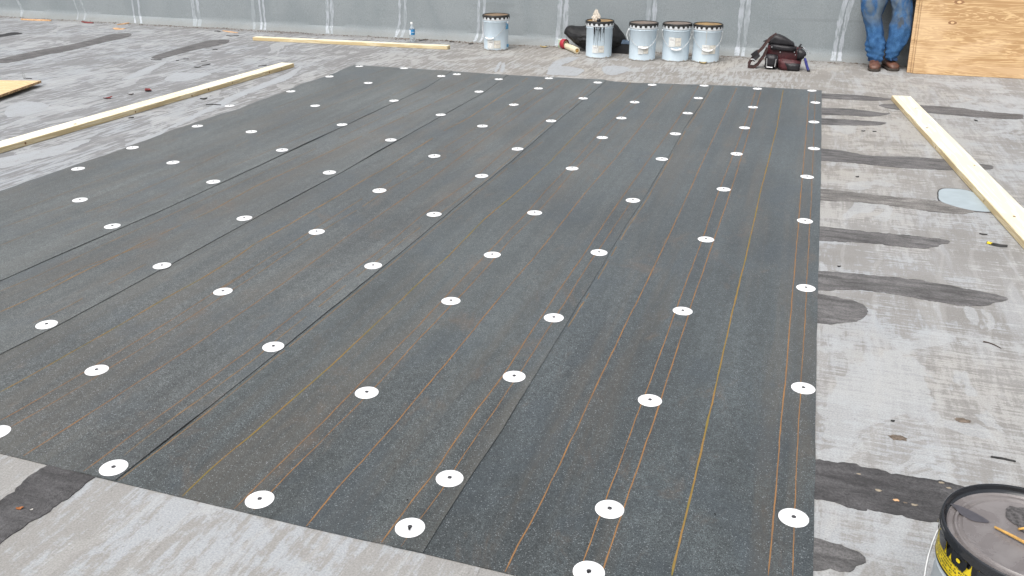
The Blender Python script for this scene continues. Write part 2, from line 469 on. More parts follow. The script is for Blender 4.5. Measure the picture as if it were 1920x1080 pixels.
# ------------------------------------------------------------------ roof deck
DX0, DX1, DY0, DY1 = -34, 20, -14, 12
dn = 60
dv = []; df = []
for j in range(dn + 1):
    for i in range(dn + 1):
        dv.append((DX0 + (DX1 - DX0) * i / dn, DY0 + (DY1 - DY0) * j / dn, 0))
for j in range(dn):
    for i in range(dn):
        a = j * (dn + 1) + i; df.append((a, a + 1, a + dn + 2, a + dn + 1))
deck = mesh('roof_deck', dv, df, M['deck']); tag(deck, kind='structure')
skirt = MB(); skirt.box(((DX0 + DX1) / 2, (DY0 + DY1) / 2, -4.2), (DX1 - DX0, DY1 - DY0, 8.38))
tag(skirt.build('roof_base', M['coping']), kind='structure')
gd = mesh('ground', [(-200, -200, -8.4), (200, -200, -8.4), (200, 200, -8.4), (-200, 200, -8.4)], [(0, 1, 2, 3)],
          plain('asphalt_ground', (.06, .06, .06), .9)); tag(gd, kind='structure')

# ------------------------------------------------------------------ parapet wall
def wy(x): return 9.66 - .03 * (x - 1)              # foot of the cant
def wfoot(x): return wy(x) + .05 * nz(x * 1.3, 3.1) + .03 * nz(x * 4.1, 7.7)
def wsurf(x, z):
    """face of the wall: cant at the foot, then a slightly uneven upright"""
    zc = .09
    if z < zc: y = wfoot(x) + (wy(x) + .085 - wfoot(x)) * (z / zc) ** .8
    else: y = wy(x) + .085
    return y + .006 * nz(x * 2.3, z * 2.0, 5) * min(1, z / zc)
wall = empty('parapet_wall', (0, 9.7, 0)); tag(wall, 'grey mineral felt covered parapet wall across the back of the roof', 'wall')
WX0, WX1, WH = -30.0, 16.0, 1.35
wb = MB(); nxw = 460; zs = [0, .015, .03, .05, .07, .09, .13, .2, .3, .45, .6, .8, 1.0, 1.2, WH]
vs = [Vector((WX0 + (WX1 - WX0) * i / nxw, 0, 0)) for i in range(nxw + 1)]
grid = [[Vector((v.x, wsurf(v.x, z) - 9.7, z)) for v in vs] for z in zs]
vv = [p for r in grid for p in r]; ff = []
for j in range(len(zs) - 1):
    for i in range(nxw):
        a = j * (nxw + 1) + i; ff.append((a, a + 1, a + nxw + 2, a + nxw + 1))
wb.add(vv, ff)
bk = [Vector((WX0, .75, 0)), Vector((WX1, .75, 0)), Vector((WX1, .75, WH)), Vector((WX0, .75, WH))]
top = [grid[-1][0], grid[-1][-1]]
wb.add(bk + top, [(1, 0, 3, 2), (4, 5, 2, 3)])
wface = wb.build('wall_face', M['wall'], wall, smooth=True)
cb = MB()
for x0 in range(-30, 16, 3):
    cb.box((x0 + 1.5, .43 - .03 * (x0 + .5), WH + .022), (2.99, .86, .04), Matrix.Rotation(-.03, 3, 'Z'), bev=.004)
    cb.box((x0 + 1.5, .004 - .03 * (x0 + .5), WH - .05), (2.99, .01, .12), Matrix.Rotation(-.03, 3, 'Z'))
cb.build('coping', M['coping'], wall)

M['streak_faint'] = plain('worn_seam_coating', (.315, .345, .365), .7, .3, var=.15, scale=25)
def streak(pix, w, gap=0.0, seed=0, zmax=WH - .12, dens=1.0):
    """a brushed seam band running down the wall; pix = [(u,v)...] top to foot"""
    pts = []
    for (u, v) in pix:
        p = PY(u, v, wy(0) + .085)
        for _ in range(4): p = PY(u, v, wsurf(p.x, max(0, p.z)))
        pts.append((p.x, max(.0, p.z)))
    pts.sort(key=lambda q: -q[1])
    pts = [(pts[0][0], zmax)] + pts
    if pts[-1][1] > .01: pts.append((pts[-1][0], .008))
    def xa(z):
        for (xa_, za), (xb, zb) in zip(pts, pts[1:]):
            if zb <= z <= za: return xa_ + (xb - xa_) * ((za - z) / max(1e-6, za - zb))
        return pts[-1][0]
    b = MB(); N = 90; vs = []
    for k in range(N + 1):
        z = .01 + (zmax - .01) * k / N
        x = xa(z) + .008 * nz(z * 3, seed)
        ww = w * (1 + .55 * nz(z * 6, seed + 3) + .4 * nz(z * 22, seed + 9)) * .5
        ww = max(.003, ww)
        for s in (-1, 1):
            xx = x + s * ww
            vs.append(Vector((xx, wsurf(xx, z) - .0025 - 9.7, z)))
    b.add(vs, [(2 * k, 2 * k + 1, 2 * k + 3, 2 * k + 2) for k in range(N)])
    b.build('seam_coating', M['streak'] if pix[0][0] > 240 else M['streak_faint'], wall)
sd = 0
for pix, off, w in [
    ([(36, 0), (42, 32)], [(-.02)], .05), ([(143, 0), (149, 38)], [-.03, .05], .035), ([(251, 0), (255, 30), (257, 44)], [-.02, .05], .03),
    ([(366, 0), (370, 30), (370, 52)], [-.035, .02], .045), ([(473, 0), (476, 40), (476, 60)], [0.0], .045), ([(489, 0), (493, 40), (492, 62)], [-.02, .025], .028),
    ([(618, 0), (620, 30), (618, 50), (619, 66)], [-.03, .02], .045), ([(756, 0), (756, 40), (752, 60), (748, 76)], [-.04, .025], .035),
    ([(903, 0), (902, 33), (901, 60), (897, 75), (891, 84)], [-.03, .035], .03), ([(1058, 0), (1056, 40), (1054, 60), (1052, 80)], [-.045, .03], .048),
    ([(1223, 0), (1220, 40), (1216, 95)], [-.03, .035], .045), ([(1399, 0), (1394, 45), (1387, 106)], [-.035, .035], .045),
    ([(1593, 0), (1585, 25), (1576, 65), (1569, 112)], [-.04, .03], .042)]:
    for o_ in off:
        sd += 1
        k = [(u + o_ * 165, v) for u, v in pix]
        streak(k, w, seed=sd * 1.7)

# ------------------------------------------------------------------ tar strokes (bonded to the deck, part of the setting)
def smooth_poly(P, step=.03):
    out = []
    n = len(P)
    for i in range(n):
        a, b, c, d = P[i - 1], P[i], P[(i + 1) % n], P[(i + 2) % n]
        L = (c - b).length; k = max(1, int(L / step))
        for j in range(k):
            t = j / k
            q = .5 * ((2 * b) + (c - a) * t + (2 * a - 5 * b + 4 * c - d) * t * t + (3 * b - 3 * c + d - a) * t ** 3)
            out.append(q)
    return out
def blob(name, P, z, mat, jit=.009, sub=True, fine=.012, th=None):
    P = [Vector((p.x, p.y, 0)) for p in P]
    Q = smooth_poly(P, fine)
    Q = [q + Vector((nz(q.x * 18, q.y * 18, 1) * jit * 1.1 + nz(q.x * 60, q.y * 60) * jit, nz(q.x * 18, q.y * 18, 8) * jit * 1.1 + nz(q.x * 60, q.y * 60, 4) * jit, 0)) for q in Q]
    bm = bmesh.new()
    vsb = [bm.verts.new((q.x, q.y, z)) for q in Q]
    f = bm.faces.new(vsb)
    if f.normal.z < 0: f.normal_flip()
    bm.normal_update()
    if f.normal.z < 0: bmesh.ops.reverse_faces(bm, faces=[f])
    r = bmesh.ops.extrude_face_region(bm, geom=[f])
    low = [g for g in r['geom'] if isinstance(g, bmesh.types.BMVert)]
    bmesh.ops.triangulate(bm, faces=[x for x in bm.faces if len(x.verts) > 4])
    for v in low: v.co.z = 0.0005
    bmesh.ops.recalc_face_normals(bm, faces=list(bm.faces))
    me = bpy.data.meshes.new(name); bm.to_mesh(me); bm.free(); me.materials.append(mat)
    o = bpy.data.objects.new(name, me); COL.objects.link(o)
    return o
def zp(pts, ox, oy, s): return [(ox + a / s, oy + b / s) for a, b in pts]
TAR = [
 ('tar', zp([(60, 80), (300, 86), (480, 104), (530, 113), (440, 121), (300, 116), (130, 107), (60, 106)], 1500, 150, 3.086)),
 ('tar', zp([(60, 162), (200, 164), (330, 172), (470, 190), (520, 196), (420, 212), (260, 205), (60, 198)], 1500, 150, 3.086)),
 ('tar', zp([(60, 222), (200, 226), (350, 235), (460, 243), (498, 250), (440, 262), (250, 262), (60, 254)], 1500, 150, 3.086)),
 ('tar', zp([(460, 150), (520, 140), (710, 148), (900, 160), (1080, 185), (1270, 200), (1292, 212), (1250, 228), (1000, 214), (780, 194), (560, 172)], 1500, 150, 3.086)),
 ('tar', zp([(60, 400), (230, 408), (400, 438), (640, 445), (830, 460), (1000, 480), (1115, 500), (1090, 520), (880, 522), (600, 510), (300, 480), (60, 458)], 1500, 150, 3.086)),
 ('tar_old', zp([(60, 630), (300, 650), (480, 672), (700, 690), (880, 715), (1005, 748), (960, 776), (780, 765), (500, 725), (300, 705), (60, 688)], 1500, 150, 3.086)),
 ('tar', zp([(50, 846), (300, 870), (500, 890), (720, 910), (862, 935), (780, 968), (650, 972), (400, 945), (50, 918)], 1500, 150, 3.086)),
 ('tar', zp([(30, 158), (400, 180), (640, 210), (850, 250), (1022, 287), (980, 305), (880, 328), (700, 310), (450, 265), (300, 248), (30, 242)], 1500, 450, 2.634)),
 ('tar', zp([(30, 266), (180, 285), (290, 310), (335, 345), (325, 382), (230, 410), (30, 398)], 1500, 450, 2.634)),
 ('tar_dark', zp([(20, 95), (125, 102), (400, 130), (650, 185), (850, 230), (1150, 275), (1500, 355), (2000, 470), (2000, 800), (1500, 720), (1180, 640), (950, 600), (700, 550), (400, 490), (120, 432), (20, 425)], 1500, 840, 4.5)),
 ('tar', zp([(20, 745), (110, 752), (250, 790), (440, 860), (540, 930), (565, 965), (490, 1005), (400, 1035), (250, 1032), (20, 1010)], 1500, 840, 4.5)),
 ('tar_dark', zp([(400, 250), (720, 330), (650, 385), (480, 528), (300, 640), (200, 700), (0, 850), (-260, 1040), (-420, 760), (0, 530), (130, 440), (240, 345), (330, 290)], 0, 800, 3.84)),
 ('tar_black', zp([(-300, 560), (0, 520), (130, 495), (230, 484), (290, 492), (330, 505), (240, 522), (120, 540), (0, 562), (-300, 620)], 0, 0, 8)),
 ('tar', zp([(-60, 925), (0, 888), (200, 840), (370, 800), (620, 750), (1100, 660), (1400, 590), (1600, 530), (1800, 503), (1960, 508), (1900, 560), (1500, 650), (1200, 720), (900, 790), (700, 820), (350, 900), (60, 948)], 0, 0, 8)),
 ('tar', zp([(855, 322), (950, 290), (1130, 240), (1200, 226), (1285, 225), (1270, 245), (1200, 260), (1080, 285), (940, 322), (890, 332)], 0, 0, 3)),
]
for k, (mn, pix) in enumerate(TAR):
    o = blob('tar_stroke', [G(u, v) for u, v in pix], .0022 + .0002 * (k % 4), M[mn]); tag(o, kind='structure')
# a bluish coating patch with a dark tar outline
pp = zp([(803, 655), (812, 637), (850, 630), (960, 640), (1060, 680), (1130, 735), (1110, 762), (1000, 757), (880, 728), (812, 700)], 1500, 150, 3.086)
cen = sum((G(u, v) for u, v in pp), Vector()) / len(pp)
o = blob('coating_outline', [cen + (G(u, v) - cen) * 1.06 for u, v in pp], .0016, M['tar_dark'], .003); tag(o, kind='structure')
M['bluecoat'] = plain('pale_blue_coating', (.35, .41, .44), .6, var=.06, scale=12)
o = blob('coating_patch', [G(u, v) for u, v in pp], .0030, M['bluecoat'], .003); tag(o, kind='structure')

def sweep_material():
    t = NT('brushed_coating')
    n = t.noise(t.map((1, .12, 1)), 60, 6, .7); b = t.noise(t.map(), 2.5, 5, .6); g = t.noise(t.map(), 190, 3, .7); p = t.noise(t.map((1, .5, 1), (3, 0, 0)), 30, 6, .7)
    col = t.mix(t.step(b, .4, .6), (.355, .375, .395), (.345, .36, .375))
    col = t.mix(t.math('MULTIPLY', t.step(n, .50, .62), .55), col, (.28, .278, .275))
    col = t.mix(t.math('MULTIPLY', t.step(p, .56, .66), .5), col, (.25, .245, .24))
    col = t.mix(1.0, col, t.grey(t.step(g, .25, .75, .84, 1.16)), 'MULTIPLY')
    t.out(col, .65, .35); t.bump(n, .3, .003)
    return t.mat
M['sweep'] = sweep_material()
SWEEPS = [
 [(233, 273), (260, 260), (300, 247), (333, 230), (367, 213), (400, 197), (433, 180), (483, 160), (533, 140), (567, 123), (545, 146), (500, 163), (450, 183), (417, 200), (383, 213), (350, 230), (317, 243), (283, 263), (247, 272)],
 [(228, 150), (250, 138), (267, 130), (300, 118), (312, 117), (290, 131), (267, 142)],
 [(308, 150), (330, 137), (360, 137), (395, 138), (372, 147), (335, 153)],
 [(15, 200), (50, 190), (92, 199), (62, 214), (12, 219)],
 [(-5, 299), (60, 285), (120, 270), (172, 262), (110, 290), (60, 301), (5, 316)],
 [(1027, 133), (1031, 124), (1045, 113), (1068, 107), (1084, 108), (1070, 116), (1052, 123), (1075, 126), (1095, 132), (1080, 142), (1050, 141), (1027, 140)],
 [(1132, 125), (1164, 124), (1181, 131), (1151, 141), (1132, 136)],
 [(938, 134), (942, 120), (947, 119), (944, 134)], [(927, 133), (936, 117), (940, 117), (932, 134)]]
for k, pix in enumerate(SWEEPS):
    o = blob('coating_sweep', [G(u, v) for u, v in pix], .0011 + .00005 * (k % 3), M['sweep'], .012, fine=.01); tag(o, kind='structure')

# fine litter gathered at the foot of the wall, uncountable
M['litter'] = plain('roof_litter', (.13, .105, .085), .9, .2, var=.5, scale=8)
b = MB(); rnd = random.Random(21)
for k in range(1500):
    x = rnd.uniform(-12, 2.2) if k % 3 else rnd.choice((-8.9, -8.2, -6.8, -6.4, -4.6, -4.3, -3.7, -2.6, -1.9, -.3)) + rnd.gauss(0, .25)
    y = wfoot(x) - abs(rnd.gauss(0, .075)) + .01; s_ = rnd.uniform(.004, .016) * (1 if rnd.random() < .9 else 1.8); a = rnd.uniform(0, PI)
    c_, sn = math.cos(a) * s_, math.sin(a) * s_
    z = .002 + s_ * .3
    b.add([(x - c_, y - sn * .5, .001), (x + sn * .4, y - c_ * .4, .001), (x + c_, y + sn * .5, .001), (x - sn * .4, y + c_ * .4, .001), (x, y, z)], [(0, 1, 4), (1, 2, 4), (2, 3, 4), (3, 0, 4), (3, 2, 1, 0)])
tag(b.build('wall_foot_litter', M['litter']), 'fine brown litter gathered along the foot of the grey wall', 'litter', None, 'stuff')

# ------------------------------------------------------------------ roofing sheets
SEAM = [
 [(1524, 1085), (1527.8, 840), (1528.5, 857), (1532, 600), (1539, 338), (1540.6, 170.5)],
 [(793, 1039.6), (841, 961), (946.6, 800), (1022.5, 675), (1058, 615), (1108, 535), (1171, 428), (1203, 380), (1250, 301), (1282, 243), (1312, 199), (1334, 159)],
 [(216, 905), (349, 800), (480, 696), (746, 480), (890, 360), (960, 302.5), (1045, 228), (1128.7, 160), (1137, 151)],
 [(0, 667.5), (120, 607), (353, 480), (480, 410), (640, 325), (790, 240), (905, 176), (948, 144.7), (953, 141.5)],
 [(0, 529), (43, 510), (300, 398), (480, 315), (640, 240), (800, 165), (850, 133)],
 [(0, 359.5), (60, 338), (150, 307.5), (216, 285), (325, 244), (371, 229), (408, 216), (450, 204), (492, 187), (523, 177), (565, 158), (615, 142.5), (660, 123.5)]]
def curve_of(pix):
    P = sorted([(G(u, v).y, G(u, v).x) for u, v in pix])
    Q = []
    for y, x in P:
        if Q and y - Q[-1][0] < .02: continue
        Q.append((y, x))
    def f(y):
        if y <= Q[0][0]: a, b = Q[0], Q[-1] if len(Q) == 2 else Q[min(3, len(Q) - 1)]
        elif y >= Q[-1][0]: return Q[-1][1]
        else:
            for a, b in zip(Q, Q[1:]):
                if a[0] <= y <= b[0]: break
        return a[1] + (b[1] - a[1]) * (y - a[0]) / (b[0] - a[0])
    return f
SX = [curve_of(s) for s in SEAM]
sx_front = [SX[k](1.0) for k in range(6)]
BACK = sorted([(G(u, v).x, G(u, v).y) for u, v in [(655, 122.5), (680, 123), (850, 134), (880, 136), (953, 141.5), (1132, 150), (1165, 155), (1400, 162.6), (1541, 170)]])
def yback(x):
    if x <= BACK[0][0]: return BACK[0][1]
    for a, b in zip(BACK, BACK[1:]):
        if a[0] <= x <= b[0]: return a[1] + (b[1] - a[1]) * (x - a[0]) / (b[0] - a[0])
    return BACK[-1][1]
FR = sorted([(G(u, v).x, G(u, v).y) for u, v in [(0, 851), (92, 874), (216, 904), (342, 934), (480, 967), (576, 990), (795, 1039.5)]])
def yfront(x):
    if x <= FR[0][0]: return FR[0][1]
    for a, b in zip(FR, FR[1:]):
        if a[0] <= x <= b[0]: return a[1] + (b[1] - a[1]) * (x - a[0]) / (b[0] - a[0])
    return FR[-1][1] - .0
OV, TH = .085, .0026
def rise(k, d, y):
    """lift of sheet k at distance d from its right edge (it laps over its neighbour)"""
    if k == 0: return 0.0
    t = max(0.0, min(1.0, (OV + .11 - d) / .10)); t = t * t * (3 - 2 * t)
    lift = .0029 * t
    e = max(0.0, 1 - d / .07)
    lift += e * e * max(0, .0004 + .0035 * nz(y * 1.4, k * 5.3) * min(1, max(0, (y - 1.2) / .5)) + (.0045 * math.exp(-((y - 1.80) / .14) ** 2) if k == 2 else 0)
                        + (.006 * math.exp(-((y - 1.75) / .12) ** 2) if k == 3 else 0) + (.004 * math.exp(-((y - 5.0) / .3) ** 2) if k >= 3 else 0))
    return lift
def edge_wob(k, y): return .0022 * nz(y * 5, k * 9.1) + .0012 * nz(y * 23, k * 3.3)
def xr(k, y): return SX[k](y) + edge_wob(k, y)
def xl(k, y): return (SX[5](y) + .012 * nz(y * 7, 2.2) * (1 if y > 3.2 else .3)) if k == 4 else SX[k + 1](y) - OV
def sheet_z(k, x, y): return .0012 + TH + rise(k, xr(k, y) - x, y)
def top_z(x, y):
    for k in range(4, -1, -1):
        if xl(k, y) <= x <= xr(k, y): return sheet_z(k, x, y)
    return .0
EDGE = {0: 'rightmost dark granular roofing sheet lying on the pale roof deck', 1: 'second dark granular roofing sheet from the right, front corner lapping over its neighbour',
        2: 'middle dark granular roofing sheet, its lifted right seam showing a black gap', 3: 'narrow dark granular roofing sheet, fourth from the right', 
        4: 'leftmost dark granular roofing sheet with a ragged left edge'}
def strip_on(b, k, pix, w, m, seed, breaks=0.0):
    P = sorted([G(u, v) for u, v in pix], key=lambda p: p.y)
    Q = [P[0]]
    for p in P[1:]:
        if p.y - Q[-1].y > .03: Q.append(p)
    pts = []
    for a, c in zip(Q, Q[1:]):
        n = max(1, int((c - a).length / .03))
        pts += [a.lerp(c, i / n) for i in range(n)]
    pts.append(Q[-1])
    # light smoothing
    for _ in range(4):
        pts = [pts[0]] + [(pts[i - 1] + pts[i] * 2 + pts[i + 1]) / 4 for i in range(1, len(pts) - 1)] + [pts[-1]]
    vs = []
    for i, p in enumerate(pts):
        y = p.y; x = p.x + .0016 * nz(y * 9, seed) + .001 * nz(y * 40, seed)
        ww = w * (.70 if m == Fd else .62 if m == O else .60) * (1 + .35 * nz(y * 13, seed + 5) + .3 * nz(y * 55, seed + 2))
        if i in (0, len(pts) - 1): ww *= .4
        for s in (-1, 1):
            xx = min(x + s * ww, xr(k, y) - .001)
            yy = min(max(y, yfront(xx) + .001), yback(xx) - .002)
            vs.append(Vector((xx, yy, sheet_z(k, xx, y) + .0006)))
    fs = []
    for i in range(len(pts) - 1):
        if breaks and nz(pts[i].y * 6, seed + 20) < breaks - .5: continue
        fs.append((2 * i, 2 * i + 1, 2 * i + 3, 2 * i + 2))
    b.add(vs, fs, m)
O, Yl, Fd = 1, 2, 3
LINES = {0: [
  (O, .0030, [(1517, 174), (1511, 257), (1502, 359), (1492, 480), (1481.8, 600), (1472.5, 716.7), (1463.5, 800), (1455, 915), (1447, 1005), (1441, 1082)]),
  (O, .0022, [(1528.5, 176), (1526, 250), (1521.6, 361), (1514, 500), (1509, 600), (1498, 775), (1492, 900), (1487, 1013.5), (1485, 1082)]),
  (Yl, .0044, [(1468.4, 169.4), (1456.8, 238.8), (1440.6, 303.6), (1426, 360), (1399.4, 478.8), (1384.6, 538), (1370, 600), (1344, 716.7), (1323.7, 804), (1300.4, 912), (1287.5, 960), (1278, 1001.7), (1266.7, 1050), (1260, 1082)]),
  (O, .0028, [(1416, 172), (1402.4, 218), (1381.6, 273.5), (1347.5, 360), (1313.3, 461), (1274.7, 562), (1261, 600), (1215.8, 725.4), (1187.5, 800), (1156, 886), (1125, 969), (1093.8, 1052.6), (1080, 1088)]),
  (O, .0030, [(1427, 172), (1407, 239), (1384, 315), (1369.7, 360), (1331, 473), (1295.5, 574), (1288.7, 600), (1242, 740), (1222.7, 800), (1184.9, 909.4), (1158, 989), (1132.8, 1065.6), (1126, 1086)]),
  (O, .0030, [(1381, 166), (1351.5, 229.5), (1323.7, 289.7), (1292.5, 360), (1254, 443), (1197.5, 562), (1177.3, 600), (1122.5, 716.7), (1083.9, 800), (1039, 893.8), (1000, 973), (971, 1024), (944, 1080)]),
  (Fd, .0026, [(1338, 163), (1316, 199), (1287, 243), (1255, 301), (1210, 380), (1177, 428), (1115, 535), (1065, 615)])],
 1: [
  (O, .0026, [(1310, 162), (1296, 185.6), (1268, 229.5), (1219.5, 296.7), (1175, 360), (1138, 413), (1093.6, 481.7), (1034, 568), (986, 640), (943.7, 707), (894, 771), (844.6, 844), (815, 891), (771.6, 943), (750, 974), (716, 1021)]),
  (O, .0020, [(1189, 372), (1129, 461), (1093, 514), (1049, 585.6), (1015, 640), (981.6, 692.5), (952.5, 736), (909, 800), (856.8, 875.5), (828, 925), (789, 974.5), (752, 1029)]),
  (O, .0028, [(1262, 160), (1254, 171.7), (1221.9, 211), (1194, 248), (1154.7, 296.7), (1099.5, 360), (1058, 413), (1013.4, 470), (960, 532), (910, 592.5), (872, 640), (824, 698), (768.7, 762.5), (737, 802), (698, 844), (669, 880), (633, 914.6), (604, 953.6), (573, 991)]),
  (O, .0024, [(1226, 158), (1173, 202), (1124, 249), (1077.8, 302), (1022, 360), (989.7, 398.6), (960, 427.5), (907.5, 482.5), (850, 542.5), (775, 622.5), (757, 640), (672.5, 724.6), (608, 791.7), (547, 850), (500, 896), (471, 925), (438, 958)]),
  (O, .0022, [(1195, 192), (1147, 239.6), (1117, 276.7), (1068.5, 329), (1043, 360), (998.6, 410.5), (960, 448), (925, 489), (865, 555), (783, 640), (710, 721.7), (661, 771), (608, 823.7), (547, 885), (512, 921), (476, 959)]),
  (Yl, .0036, [(1183, 155), (1161.5, 180), (1128.7, 207), (1077.8, 255.8), (1031.5, 304.4), (973.6, 357.7), (905, 415), (842.5, 480), (785, 532.5), (720, 595), (671, 640), (631.7, 678), (582, 721.7), (538, 759.6), (480, 812), (425, 855), (385, 890), (342, 933)]),
  (Fd, .0022, [(1018, 266), (960, 309), (890, 367), (746, 487), (480, 703), (353, 804), (222, 904)])],
 2: [
  (O, .0024, [(1107, 158), (1085, 180), (1020, 228), (948, 283.6), (883, 341), (835, 374), (792, 405), (725, 462), (702, 480), (620, 540), (562.5, 585), (480, 651), (425, 690), (350, 747.5), (300, 782.5), (242.5, 822.5), (200, 857), (157, 887)]),
  (Fd, .0022, [(1118, 160), (905, 345), (855, 380), (777, 437), (722, 480), (662, 527), (605, 572.5), (525, 635), (480, 675), (385, 745), (350, 770), (290, 812.5), (232.5, 857.5)]),
  (O, .0026, [(1063, 150), (999, 198), (938.9, 239.6), (878.7, 283.6), (800, 343), (762, 370), (697, 415), (647, 447.5), (605, 480), (552, 517.5), (480, 569), (375, 642.5), (287.5, 700), (212.5, 749), (125, 805), (45, 857)]),
  (Fd, .0024, [(1024, 152), (929.6, 216.5), (857.9, 262), (802.5, 297.5), (725, 345), (617.5, 412.5), (575, 440), (480, 500), (397, 552)]),
  (O, .0022, [(480, 500), (437.5, 530), (397.5, 552.5), (312.5, 607.5), (230, 657.5), (150, 704), (75, 749.5), (0, 791)]),
  (Fd, .0022, [(1050, 150), (900, 256), (830, 300), (730, 355), (675, 392), (610, 430), (542.5, 474), (480, 517)]),
  (O, .0020, [(480, 517), (412.5, 560), (337.5, 610), (275, 650), (207.5, 691), (182.5, 707.5), (100, 757.5), (20, 803)]),
  (Fd, .0042, [(989.8, 147), (925, 191), (881, 221), (834.7, 245), (780, 280), (725, 315), (680, 340), (640, 365), (580, 400), (530, 430), (480, 457.5)]),
  (Yl, .0036, [(480, 457.5), (437.5, 487.5), (385, 520), (312.5, 560), (245, 600), (187.5, 632.5), (112.5, 675), (37.5, 717.5), (0, 737.5)])],
 3: [
  (Fd, .0040, [(905, 150), (800, 200), (695, 249), (580, 304), (480, 350), (400, 395), (325, 430), (275, 452.5), (217.5, 482.5), (162.5, 507.5), (100, 540), (50, 565), (0, 587)]),
  (Fd, .0024, [(880, 146), (760, 200), (640, 258), (530, 308), (400, 367), (300, 413), (200, 458), (62.5, 522.5), (0, 548)]),
  (Fd, .0024, [(275, 497), (175, 551), (125, 580), (62, 609)]), (Fd, .0022, [(300, 450), (220, 480), (150, 505), (80, 540)])],
 4: [
  (Fd, .0022, [(760, 140), (600, 207), (480, 257), (337.5, 327.5), (225, 375), (50, 442), (0, 462)]),
  (Fd, .0020, [(262, 310), (145, 354), (25, 400)]), (Fd, .0022, [(140, 381), (70, 405), (0, 429)]),
  (Fd, .0022, [(800, 150), (640, 225), (480, 295), (300, 370), (120, 445)]), (Fd, .0020, [(720, 132), (600, 172), (440, 232)])]}
for k in range(5):
    b = MB(); NT_, NS = 110, 16
    svals = [0, .004, .06, .15, .3, .45, .6, .72]
    dist = [.19, .16, .13, .10, .09, .08, .065, .05, .035, .022, .012, .005, 0]
    rows = []
    for j in range(NT_ + 1):
        t = j / NT_; row = []
        y0 = 1.0 + 4.3 * t
        L, R_ = xl(k, y0), xr(k, y0)
        xs = [L + (R_ - .21 - L) * s / svals[-1] for s in svals] + [R_ - d for d in dist]
        for x in xs:
            yf = yfront(x) + .0015 * nz(x * 20, k); yb = yback(x) + .003 * nz(x * 9, k + 4)
            y = yf + (yb - yf) * t
            x2 = x + (xr(k, y) - xr(k, y0)) * ((x - L) / (R_ - L)) + (xl(k, y) - xl(k, y0)) * (1 - (x - L) / (R_ - L))
            row.append(Vector((x2, y, .0012 + TH + rise(k, max(0, xr(k, y) - x2), y))))
        rows.append(row)
    nc = len(rows[0]); tv = [p for r in rows for p in r]; bv = [p - Vector((0, 0, TH)) for p in tv]; N = len(tv); fs = []
    for j in range(NT_):
        for i in range(nc - 1):
            a = j * nc + i; fs.append((a, a + 1, a + nc + 1, a + nc)); fs.append((N + a + nc, N + a + nc + 1, N + a + 1, N + a))
    for i in range(nc - 1):
        fs.append((i + 1, i, N + i, N + i + 1)); a = NT_ * nc + i; fs.append((a, a + 1, N + a + 1, N + a))
    for j in range(NT_):
        a = j * nc; fs.append((a, a + nc, N + a + nc, N + a)); a = j * nc + nc - 1; fs.append((a + nc, a, N + a, N + a + nc))
    b.add(tv + bv, fs, 0)
    for n_, (m, w, pix) in enumerate(LINES[k]): strip_on(b, k, pix, w, m, k * 10 + n_ + .5, breaks=.12 if m == Fd else 0)
    o = mesh('roofing_sheet', b.v, b.f, [M['sheet%d' % k], M['chalk'], M['chalk_yellow'], M['chalk_old']], None, False, b.m)
    tag(o, EDGE[k], 'roofing sheet', 'dark granular roofing sheets laid side by side')

# ------------------------------------------------------------------ white fastening plates
COLS = [
 ('on the right edge', [(1488, 971), (1506, 728), (1511, 540.2), (1509.3, 414.4), (1513.3, 331.6), (1526.2, 278.6), (1526.2, 228.8), (1528.8, 192.3), (1522.3, 170)]),
 ('down the rightmost sheet', [(1104, 1073), (1143, 955), (1218.6, 751), (1280, 583.3), (1323.7, 449), (1356.8, 355), (1381.3, 288.6), (1396.2, 239.7), (1411.7, 201), (1420.2, 166.3)]),
 ('beside the rightmost seam', [(768.8, 989.6), (843.1, 897.5), (964.1, 706.2), (1038.4, 596), (1123.3, 473.7), (1186.7, 375.8), (1241, 298.3), (1266.5, 251), (1289.4, 212.6), (1309.4, 184), (1320.2, 160.6)]),
 ('down the second sheet from right', [(487, 937), (687.7, 736.5), (845.5, 564.5), (923, 478), (1002.5, 399.2), (1072.7, 316), (1129.3, 258), (1165.1, 221.4), (1190, 191.6), (1222.8, 159)]),
 ('beside the second right seam', [(213.3, 877.5), (512.5, 650.3), (699.8, 498.5), (814, 402), (903.2, 329.9), (970.4, 279.4), (1033.3, 226.7), (1093.5, 184.5), (1120.8, 154.7)]),
 ('down the middle sheet', [(-6, 811), (181.5, 694.3), (418, 546.8), (593.8, 434.8), (711.5, 357.5), (814.4, 292.6), (904.6, 236.4), (963.4, 196.3), (1009.5, 165.8), (1029.2, 146.8)]),
 ('beside the second left seam', [(87.5, 608.8), (303.8, 498.5), (458.3, 409.3), (617.8, 323.5), (732.8, 262.8), (826.4, 215.3), (898.2, 171.8), (935.2, 148.6)]),
 ('beside the leftmost seam', [(210.8, 424.4), (400, 341), (529, 281.8), (641.5, 233.8), (738.8, 188.8), (827.5, 142.8)]),
 ('down the leftmost sheet', [(150, 375), (324.3, 304.8), (471.3, 247), (591, 198.3), (690.3, 155.5), (757.5, 128)]),
 ('on the ragged left edge', [(146.5, 316.5), (248.5, 277), (370.2, 236.5), (430.6, 198.5), (545.3, 171.3), (617.8, 143.5), (673.8, 124.3)]),
]
ORD = ['nearest', 'second', 'third', 'fourth', 'fifth', 'sixth', 'seventh', 'eighth', 'ninth', 'tenth', 'eleventh']
PR = .0394
pb = MB()
pb.lathe([(.0, .0030), (.0075, .0030), (.009, .0018), (.014, .0012), (.0185, .0030), (.0215, .0030), (.026, .0012), (.034, .0012), (PR - .001, .0010), (PR, .0005), (PR, .0)], 40, 0, cap0=False)
pb.v = pb.v; plate_me = pb.build('washer', M['washer'], None, True)
